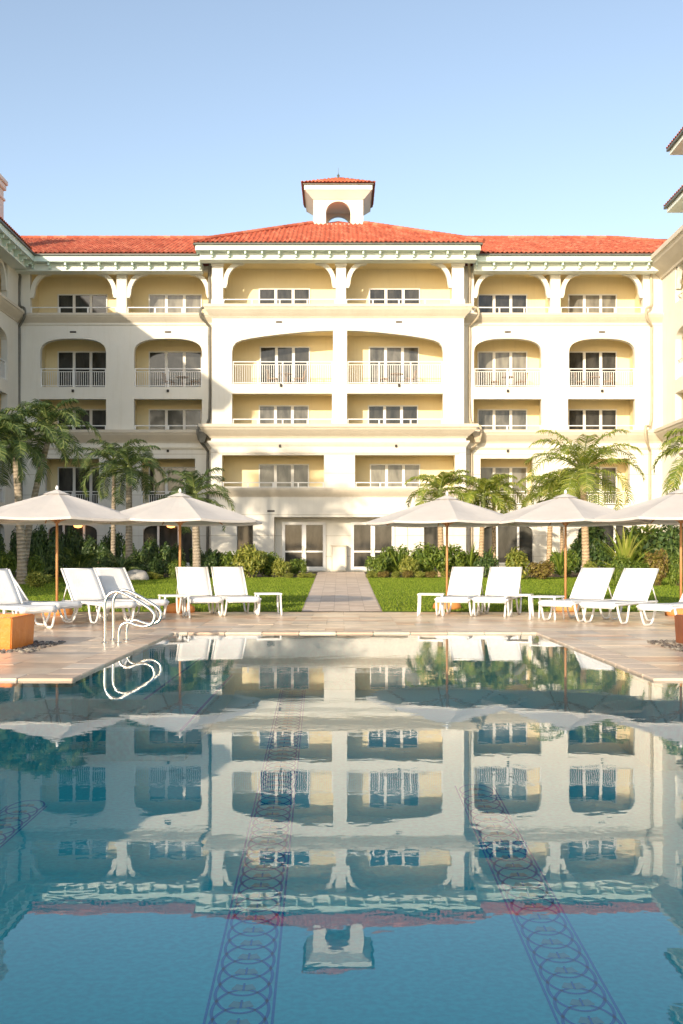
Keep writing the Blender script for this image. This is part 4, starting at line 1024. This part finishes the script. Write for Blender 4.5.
# right of the path
mr = [(378, 46, 28, 556, 'mid'), (394, 47, 36, 545, 'mid'), (409, 45, 28, 558, 'yellow'), (426, 46, 44, 549, 'mid'), (446, 46, 42, 544, 'mid'), (466, 47, 38, 550, 'mid'), (486, 45, 30, 556, 'dark')]
for i, (px, D, w, yt, k) in enumerate(mr): plant(k, px, D, w, yt, '%s leafy shrub to the right of the path' % ORD[i], group='shrubs right of the path')
for i, px in enumerate(range(372, 480, 12)): plant('red' if i % 2 else 'yellow', px, 44.6, 15, 571.5, '%s low reddish yellow edging plant from the path, along the right lawn' % ORD[i], 'edging_plant', 'edging plant', 'edging plants along the right lawn')
for i, (px, yt) in enumerate(((398, 545), (452, 543), (470, 541))): plant('fern', px, 46.5, 34, yt, '%s upright fern-like plant rising from the shrubs right of the path' % ORD[i], 'fern', 'fern', 'ferns right of the path')
plant('fern', 488, 46.5, 34, 543, 'upright fern between the fern row and the large variegated bush', 'fern', 'fern')
plant('yellow', 516, 43, 46, 551, 'large rounded yellow variegated bush behind the right middle loungers', 'shrub', 'bush')
plant('red', 543, 42.5, 34, 562, 'reddish yellow bush touching the large variegated bush', 'shrub', 'bush')
plant('mid', 566, 46, 36, 552, 'green bush behind the umbrella pole left of the large palm trunk', 'shrub', 'bush')
plant('fern', 560, 44, 40, 545, 'bright fern between the large palm trunk and the variegated bush', 'fern', 'fern')
plant('dark', 590, 49, 60, 528, 'tall dark green shrub behind the spiky plant', 'shrub', 'shrub')
plant('mid', 640, 50, 70, 524, 'tall green shrub at the foot of the right wing', 'shrub', 'shrub')
plant('dark', 670, 46, 60, 530, 'dark shrub behind the far right umbrella pole', 'shrub', 'shrub')
plant('agave', 625, 36, 84, 526, 'large spiky yellow-green plant with sword leaves behind the right loungers', 'spiky_plant', 'plant')
for i, (px, yt, k) in enumerate(((590, 562, 'yellow'), (622, 560, 'mid'), (640, 565, 'mid'), (658, 552, 'red'), (678, 560, 'mid'))): plant(k, px, 35.5, 30, yt, '%s low shrub from the left below the spiky plant' % ORD[i], group='low shrubs below the spiky plant')
plant('fern', 600, 33, 34, 566, 'small fern in front of the spiky plant', 'fern', 'fern')

# grass blades standing on the lawns
def grass(name, xl, xr, y0, y1):
    rg = random.Random(8); bm = bmesh.new(); y = y0+0.02
    while y < y1:
        a, b_ = max(xl(y), -0.36*y), min(xr(y), 0.36*y); n = int((b_-a)/0.045)
        for i in range(n):
            x = a+(b_-a)*(i+rg.random())/n; yy = y+rg.uniform(-0.12, 0.12)
            if not (xl(yy)+0.02 < x < xr(yy)-0.02) or yy < y0+0.02: continue
            h = rg.uniform(0.025, 0.05); w = rg.uniform(0.010, 0.022); g = gz(yy)+0.002; t = rg.uniform(-0.9, 0.9)
            face(bm, [(x-w*math.cos(t), yy-w*math.sin(t), g), (x+w*math.cos(t), yy+w*math.sin(t), g), (x+rg.uniform(-.02, .02), yy+rg.uniform(-.015, .03), g+h)])
        y += 0.22
    o = obj(name, bm, 'blade'); o['kind'] = 'stuff'; return o
M['blade'] = island_mat('grass_blades', [(0, (0.12, 0.19, 0.014)), (0.5, (0.18, 0.26, 0.022)), (1, (0.27, 0.33, 0.04))], 0.6, 0.2, 0.35)
tag(grass('lawn_grass', lambda y: -16.5, lambda y: pl(y), 21.3, 45.4), 'mown green grass of the lawn left of the path', 'grass', kind='stuff')
tag(grass('lawn_grass', lambda y: pr(y), lambda y: 16.5, 21.3, 45.4), 'mown green grass of the lawn right of the path', 'grass', kind='stuff')
# unseen trees added left of the frame to shade the left bed
def side_tree(x, y, h, seed, wid):
    o = empty('shade_tree', (x, y, gz(y)-0.02)); tag(o, 'unseen leafy tree added left of the lawn to shade the left bed', 'tree', 'unseen trees added left of the lawn')
    bm = bmesh.new(); tube(bm, smooth_path([(0, 0, 0), (0.1, 0, h*0.3), (-0.05, 0.1, h*0.7)], 4), 0.14, 8)
    for k in range(5): a = k*1.257; tube(bm, [(0, 0, h*0.35), (math.cos(a)*wid*0.4, math.sin(a)*wid*0.4, h*0.7)], 0.06, 6)
    obj('trunk', bm, 'stem', o)
    me = shrub_mesh(seed, 'leaf_dark', 2600, 0.07, 10); c = bpy.data.objects.new('crown', me); C.objects.link(c); c.parent = o; c.location = (0, 0, h*0.3); c.scale = (wid, wid, h*0.7)
side_tree(-15.6, 24.5, 6.6, 301, 3.2); side_tree(-17.5, 29.5, 7.2, 302, 3.4); side_tree(-14.6, 19.6, 5.0, 303, 2.4)
for i, (x, y, h) in enumerate(((-19.5, 24.0, 15.2), (-16.2, 25.5, 13.4), (-20.5, 20.5, 17.0), (-22.0, 26.5, 13.0))):  # unseen palms added to throw dappled shade on the centre block
    D = y; o = empty('palm_tree', (x, y, gz(y)-0.02)); tag(o, 'unseen tall palm added left of the lawn to dapple the facade', 'palm tree', 'unseen tall palms added left of the lawn')
    a, b_ = palm_mesh(60+i, 20, 3.0, 'frond_dark', h, (0.5, 0.3), 0.2, 0.8)
    for nm, me in (('trunk', a), ('crown', b_)): c = bpy.data.objects.new(nm, me); C.objects.link(c); c.parent = o

# ------------------------------------------------------------------ umbrellas
def make_umbrella():
    o = empty('patio_umbrella', (0, 0, 0)); R = 1.76; zr, zt = 1.90-ZD, 2.44-ZD; n = 8; rot = PI/8*0.35
    bm = bmesh.new(); NR = 7; K = 6
    def P(a_i, fr_a, t):     # point on the canopy: panels sag between ribs
        a0 = rot+2*PI*a_i/n; a1 = rot+2*PI*(a_i+1)/n
        p0 = Vector((math.cos(a0), math.sin(a0), 0)); p1 = Vector((math.cos(a1), math.sin(a1), 0)); d = p0.lerp(p1, fr_a)*R*t
        z = zt - (zt-zr)*(t**1.12) - 0.035*math.sin(fr_a*PI)*math.sin(min(1, t)*PI*0.75)
        return Vector((d.x, d.y, z))
    for s in range(n):
        for thick in (0, -0.008):
            g = [[bm.verts.new(P(s, j/K, max(0.02, i/NR))+Vector((0, 0, thick))) for j in range(K+1)] for i in range(NR+1)]
            for i in range(NR):
                for j in range(K): bm.faces.new((g[i][j], g[i][j+1], g[i+1][j+1], g[i+1][j]))
            if thick == 0:      # hem
                for j in range(K):
                    a, b_ = g[NR][j], g[NR][j+1]; c = bm.verts.new(a.co-Vector((0,0,0.045))); d = bm.verts.new(b_.co-Vector((0,0,0.045))); bm.faces.new((a, b_, d, c))
    bmesh.ops.remove_doubles(bm, verts=bm.verts, dist=1e-4)
    can = obj('canopy', bm, 'canvas', o)
    bm = bmesh.new()
    for s in range(n):      # vent cap
        a0 = rot+2*PI*s/n; a1 = rot+2*PI*(s+1)/n; r = 0.27
        face(bm, [(0, 0, zt+0.055), (r*math.cos(a0), r*math.sin(a0), zt-0.045), (r*math.cos(a1), r*math.sin(a1), zt-0.045)])
    bmesh.ops.remove_doubles(bm, verts=bm.verts, dist=1e-4); obj('vent_cap', bm, 'canvas', can)
    bm = bmesh.new(); tube(bm, [(0, 0, 0.05), (0, 0, zt-0.02)], 0.026, 12); obj('pole', bm, 'teak', o, True)
    bm = bmesh.new(); lathe(bm, [(0.02, zt+0.05), (0.03, zt+0.07), (0.028, zt+0.10), (0.008, zt+0.13)], 10); obj('finial', bm, 'chaise', o)
    bm = bmesh.new(); lathe(bm, [(0.055, zt-0.12), (0.055, zt-0.04)], 12); obj('hub', bm, 'teak', o); bm = bmesh.new(); lathe(bm, [(0.05, 1.80), (0.055, 1.88)], 12); obj('runner', bm, 'teak', o)
    for s in range(n):
        a0 = rot+2*PI*s/n; d = Vector((math.cos(a0), math.sin(a0), 0)); bm = bmesh.new()
        tube(bm, [d*0.05+Vector((0,0,zt-0.06)), d*R*0.5+Vector((0,0,zt-(zt-zr)*0.5**1.12-0.03)), d*R*0.985+Vector((0,0,zr-0.02))], 0.013, 5)
        tube(bm, [d*0.05+Vector((0,0,1.84)), d*R*0.5+Vector((0,0,zt-(zt-zr)*0.5**1.12-0.04))], 0.011, 5); obj('rib', bm, 'teak', o)
    bm = bmesh.new(); lathe(bm, [(0.30, 0.0), (0.31, 0.05), (0.29, 0.12), (0.22, 0.17), (0.08, 0.20), (0.05, 0.26)], 18); obj('base', bm, 'terra', o, True)
    return o
um = make_umbrella()
ul = ['leftmost patio umbrella, mostly cut off by the left edge', 'cream patio umbrella in front of the grey double palm at the left', 'cream patio umbrella in front of the dark downpipe, nearest to the path on the left',
      'cream patio umbrella just right of the garden path', 'cream patio umbrella between the two right pairs of loungers', 'cream patio umbrella cut off by the right edge']
for i, (px, D) in enumerate(((-72, 19.4), (57, 20.3), (180, 21.2), (447, 22.3), (565.5, 21.6), (681, 20.1))):
    o = um if i == 0 else copy_tree(um)
    o.location = (X(px, D), D, gz(D) if D > 21.3 else ZD); o.rotation_euler = (0, 0, (0.255, 0.27, 0.24, -0.12, -0.15, -0.10)[i]); tag(o, ul[i], 'umbrella', 'cream umbrellas round the pool deck')
bpy.context.view_layer.update()

# ------------------------------------------------------------------ sun loungers
def make_lounger():
    o = empty('sun_lounger', (0, 0, 0)); hwd = 0.305; zs = 0.36
    hinge, foot = 0.28, -0.95; top = (0.80, 0.925)
    bm = bmesh.new(); prof = [(foot-0.03, zs-0.09), (foot-0.035, zs-0.02), (foot, zs+0.02), (-0.5, zs+0.012), (0.0, zs+0.0), (hinge, zs+0.01)]
    def cloth(bm, prof, w, th=0.022, sag=0.012):
        K = 6; up = []
        for side in (0, 1):
            g = []
            for i, (y, z) in enumerate(prof):
                j0, j1 = max(0, i-1), min(len(prof)-1, i+1); dy, dz = prof[j1][0]-prof[j0][0], prof[j1][1]-prof[j0][1]; l = math.hypot(dy, dz); ny, nz = -dz/l, dy/l
                g.append([bm.verts.new((-w+2*w*k/K, y+ny*(-th*side - sag*math.sin(PI*k/K)), z+nz*(-th*side - sag*math.sin(PI*k/K)))) for k in range(K+1)])
            for i in range(len(g)-1):
                for k in range(K): bm.faces.new((g[i][k], g[i][k+1], g[i+1][k+1], g[i+1][k]))
            up.append(g)
        a, b_ = up
        for i in range(len(a)-1):
            for k in (0, K): bm.faces.new((a[i][k], b_[i][k], b_[i+1][k], a[i+1][k]))
        for i in (0, -1):
            for k in range(K): bm.faces.new((a[i][k], a[i][k+1], b_[i][k+1], b_[i][k]))
        bmesh.ops.recalc_face_normals(bm, faces=bm.faces)
    cloth(bm, prof, hwd); obj('seat', bm, 'sling', o, True)
    bm = bmesh.new(); pr_ = [(hinge+0.01, zs+0.02)] + [(hinge+(top[0]-hinge)*t, zs+(top[1]-zs)*t+0.02*math.sin(PI*t)) for t in (0.15, 0.35, 0.55, 0.75, 0.95)] + [(top[0]+0.02, top[1]+0.01), (top[0]+0.06, top[1]-0.02)]
    cloth(bm, pr_, hwd, 0.04); obj('backrest', bm, 'sling', o, True)
    bm = bmesh.new()
    for s in (-1, 1):
        x = s*(hwd+0.012)
        tube(bm, smooth_path([(x, foot-0.02, zs-0.03), (x, -0.4, zs-0.025), (x, hinge, zs-0.02), (x, 0.75, zs-0.02)], 4), 0.021, 8)
        tube(bm, [(x, hinge, zs), (x, (hinge+top[0])/2, (zs+top[1])/2+0.015), (x, top[0], top[1])], 0.019, 8)
        tube(bm, [(x, 0.52, zs+0.28), (x, 0.72, zs-0.01)], 0.012, 6)
    for y, z in ((foot-0.01, zs-0.05), (-0.3, zs-0.04), (0.74, zs-0.02)): tube(bm, [(-hwd-0.01, y, z), (hwd+0.01, y, z)], 0.017, 6)
    tube(bm, [(-hwd-0.01, top[0]+0.012, top[1]-0.01), (hwd+0.01, top[0]+0.012, top[1]-0.01)], 0.019, 6)
    obj('frame', bm, 'chaise', o, True)
    for s in (-1, 1):
        x = s*(hwd+0.012)
        for (y0, y1) in ((foot+0.06, -0.42), (0.12, 0.70)):
            bm = bmesh.new(); ym = (y0+y1)/2; q = (y1-y0)/2
            tube(bm, smooth_path([(x, y0, zs-0.04), (x*1.02, y0+q*0.25, 0.16), (x*1.04, ym-q*0.42, 0.035), (x*1.04, ym, 0.018), (x*1.04, ym+q*0.42, 0.035), (x*1.02, y1-q*0.25, 0.16), (x, y1, zs-0.04)], 4), 0.02, 8)
            obj('leg', bm, 'chaise', o, True)
    return o
lg = make_lounger()
# foot-end centre (px, D) and back-top centre (px, D)
chairs = [((38, 16.0), 42, 'white sun lounger cut off by the left edge, draped smooth over its raised back'),
          ((68, 17.4), 62, 'white sun lounger behind the cut-off one, only its low seat end showing at the left'),
          ((119, 17.5), 37, 'white sun lounger at the left standing between the orange planter and the steel rail'),
          ((152, 18.3), 38, 'white sun lounger directly behind the steel pool rail'),
          ((206, 19.4), 17, 'white sun lounger beside the small table under the umbrella left of the path'),
          ((244, 19.6), 17, 'white sun lounger nearest to the garden path on the left'),
          ((452, 19.5), -17, 'white sun lounger nearest to the garden path on the right'),
          ((490, 19.4), -19, 'white sun lounger right of the one nearest the path on the right side'),
          ((556, 18.0), -38, 'white sun lounger beside a small table in front of the large palm'),
          ((598, 17.4), -40, 'white sun lounger in front of the large spiky plant'),
          ((655, 16.6), -50, 'white sun lounger cut off by the right edge behind the brown planter')]
for i, ((px, D), yaw, lab) in enumerate(chairs):
    o = lg if i == 0 else copy_tree(lg); a = math.radians(yaw)
    # local -y is the foot end; rotate so the foot points toward the pool centre
    fx, fy = X(px, D), D; o.rotation_euler = (0, 0, a)
    dx, dy = math.sin(a)*-(-0.95), math.cos(a)*(-0.95)     # world offset of the foot end from the origin
    o.location = (fx-dx, fy-dy, ZD+0.002); tag(o, lab, 'sun lounger', 'white sun loungers on the pool deck')
def make_table():
    o = empty('side_table', (0, 0, 0)); bm = bmesh.new(); box(bm, (-0.25, -0.25, 0.40), (0.25, 0.25, 0.43)); bmesh.ops.bevel(bm, geom=bm.edges[:], offset=0.008, segments=2, affect='EDGES'); obj('tabletop', bm, 'chaise', o)
    for sx in (-1, 1):
        for sy in (-1, 1): bm = bmesh.new(); tube(bm, smooth_path([(sx*0.22, sy*0.22, 0.40), (sx*0.225, sy*0.225, 0.2), (sx*0.24, sy*0.24, 0.0)], 3), 0.02, 8); obj('leg', bm, 'chaise', o, True)
    return o
tb = make_table()
for i, (px, D, rz, lab) in enumerate(((174, 19.3, 0.4, 'small white table between the lounger behind the rail and the next pair'), (268, 20.3, 0.2, 'small white table at the path side of the left loungers'),
        (431, 20.0, -0.15, 'small white table at the path side of the right loungers'), (519, 19.6, -0.3, 'small white table right of the pair of loungers nearest the path on the right'),
        (547, 18.8, -0.55, 'small white table touching the seat of the lounger in front of the large palm'), (-2, 17.6, 0.8, 'small white table at the left edge behind the cut-off lounger'))):
    o = tb if i == 0 else copy_tree(tb); o.location = (X(px, D), D, ZD+0.002); o.rotation_euler = (0, 0, rz); tag(o, lab, 'side table', 'white side tables between the loungers')

# ------------------------------------------------------------------ pool rail
rail = empty('pool_handrail', (-3.13, 13.65, ZD)); tag(rail, 'pair of curled polished steel handrails at the left pool edge', 'pool rail')
for k, y in enumerate((0.0, 0.50)):
    bm = bmesh.new()
    pts = [(0, y, 0), (0, y, 0.30), (0, y, 0.52), (0.04, y, 0.63), (0.13, y, 0.685), (0.24, y, 0.665), (0.44, y, 0.56), (0.60, y, 0.455), (0.655, y, 0.37), (0.63, y, 0.27), (0.53, y, 0.225), (0.42, y, 0.24), (0.31, y, 0.275), (0.22, y, 0.24), (0.185, y, 0.14), (0.185, y, 0.0)]
    tube(bm, smooth_path(pts, 5), 0.021, 12); obj('rail', bm, 'steel', rail, True)
    for x in (0, 0.185):
        bm = bmesh.new(); lathe(bm, [(0.05, 0.003), (0.05, 0.012), (0.03, 0.022)], 14, c=(x, y)); obj('anchor_ring', bm, 'steel', rail)

# ------------------------------------------------------------------ planters on pebble beds
def planter(px0, D0, w, dpt, hgt, mat, label, left):
    x1 = X(px0, D0); x0 = x1 - w if left else x1; xx1 = x1 if left else x1 + w
    o = empty('square_planter', ((x0+xx1)/2, D0+dpt/2, ZD)); tag(o, label, 'planter')
    bm = bmesh.new(); w2, d2 = w/2, dpt/2; t = 0.07
    ring = lambda a, b_, z: [bm.verts.new(p) for p in ((-a, -b_, z), (a, -b_, z), (a, b_, z), (-a, b_, z))]
    r0 = ring(w2*0.97, d2*0.97, 0.0); r1 = ring(w2, d2, hgt); r2 = ring(w2-t, d2-t, hgt); r3 = ring(w2-t, d2-t, hgt-0.06)
    for a, b_ in ((r0, r1), (r1, r2), (r2, r3)):
        for k in range(4): bm.faces.new((a[k], a[(k+1)%4], b_[(k+1)%4], b_[k]))
    bm.faces.new(r3); bm.faces.new(r0[::-1]); bmesh.ops.recalc_face_normals(bm, faces=bm.faces)
    bmesh.ops.bevel(bm, geom=[e for e in bm.edges], offset=0.012, segments=2, affect='EDGES'); obj('planter_body', bm, mat, o)
    bm = bmesh.new(); rg = random.Random(3); 
    for k in range(260):
        p = Vector((rg.uniform(-w2+t+0.03, w2-t-0.03), rg.uniform(-d2+t+0.03, d2-t-0.03), hgt-0.055)); s = rg.uniform(0.015, 0.03)
        bmesh.ops.create_icosphere(bm, subdivisions=1, radius=s, matrix=Matrix.Translation(p) @ Matrix.Diagonal((1.3, 1, 0.6, 1)))
    obj('gravel_fill', bm, 'coping', o)
    bm = bmesh.new()
    for k in range(900):
        a = rg.uniform(-w2-0.32, w2+0.32); b_ = rg.uniform(-d2-0.32, d2+0.32)
        if abs(a) < w2 and abs(b_) < d2: continue
        s = rg.uniform(0.012, 0.026)
        bmesh.ops.create_icosphere(bm, subdivisions=1, radius=s, matrix=Matrix.Translation((a, b_, s*0.4)) @ Matrix.Diagonal((1.3, 1, 0.7, 1)))
    pb = obj('pebbles', bm, 'pebble', None); pb.location = o.location; pb['kind'] = 'stuff'
    tag(pb, 'ring of dark pebbles round the foot of the %s planter' % ('orange' if left else 'brown'), 'pebbles')
planter(12, 12.6, 1.1, 0.95, 0.40, 'orange', 'square bright orange planter with gravel at the left pool corner', True)
planter(703, 12.6, 1.15, 1.1, 0.38, 'planter_brown', 'square brown planter cut off by the right edge', False)

# ------------------------------------------------------------------ light, sky, camera
sd = Vector((0.46, 1.0, -0.33)).normalized()
sun = bpy.data.lights.new('sun', 'SUN'); sun.energy = 3.6; sun.angle = math.radians(0.6); sun.color = (1.0, 0.84, 0.64)
so = bpy.data.objects.new('sun', sun); C.objects.link(so); so.rotation_euler = sd.to_track_quat('-Z', 'Y').to_euler(); so.location = (-20, -40, 40)
w = bpy.data.worlds.new('World'); scene.world = w; w.use_nodes = True; nt = w.node_tree
bg = nt.nodes['Background']; sky = nt.nodes.new('ShaderNodeTexSky'); sky.sky_type = 'NISHITA'; sky.sun_disc = False
sky.sun_elevation = math.asin(-sd.z); sky.sun_rotation = math.atan2(-sd.x, -sd.y) % (2*PI)
sky.air_density = 1.0; sky.dust_density = 1.0; sky.ozone_density = 1.0; sky.altitude = 0
hs = nt.nodes.new('ShaderNodeHueSaturation'); hs.inputs['Saturation'].default_value = 0.84; hs.inputs['Value'].default_value = 1.08; nt.links.new(sky.outputs[0], hs.inputs['Color']); nt.links.new(hs.outputs[0], bg.inputs[0]); bg.inputs[1].default_value = 0.15
cam = bpy.data.cameras.new('camera'); co = bpy.data.objects.new('camera', cam); C.objects.link(co); scene.camera = co
co.location = (0, 0, HC); co.rotation_euler = (PI/2, 0, 0)
cam.sensor_fit = 'VERTICAL'; cam.sensor_height = 36; cam.sensor_width = 24; cam.lens = 36*F/1024
cam.shift_y = (HY-512)/1024; cam.shift_x = (341.5-CX)/1024; cam.clip_end = 4000; cam.clip_start = 0.05
scene.view_settings.view_transform = 'Standard'; scene.view_settings.look = 'None'; scene.view_settings.gamma = 1.0
scene.view_settings.exposure = 0.64
scene.render.resolution_x = 683; scene.render.resolution_y = 1024
scene.render.engine = 'CYCLES'
scene.cycles.max_bounces = 8; scene.cycles.transparent_max_bounces = 12
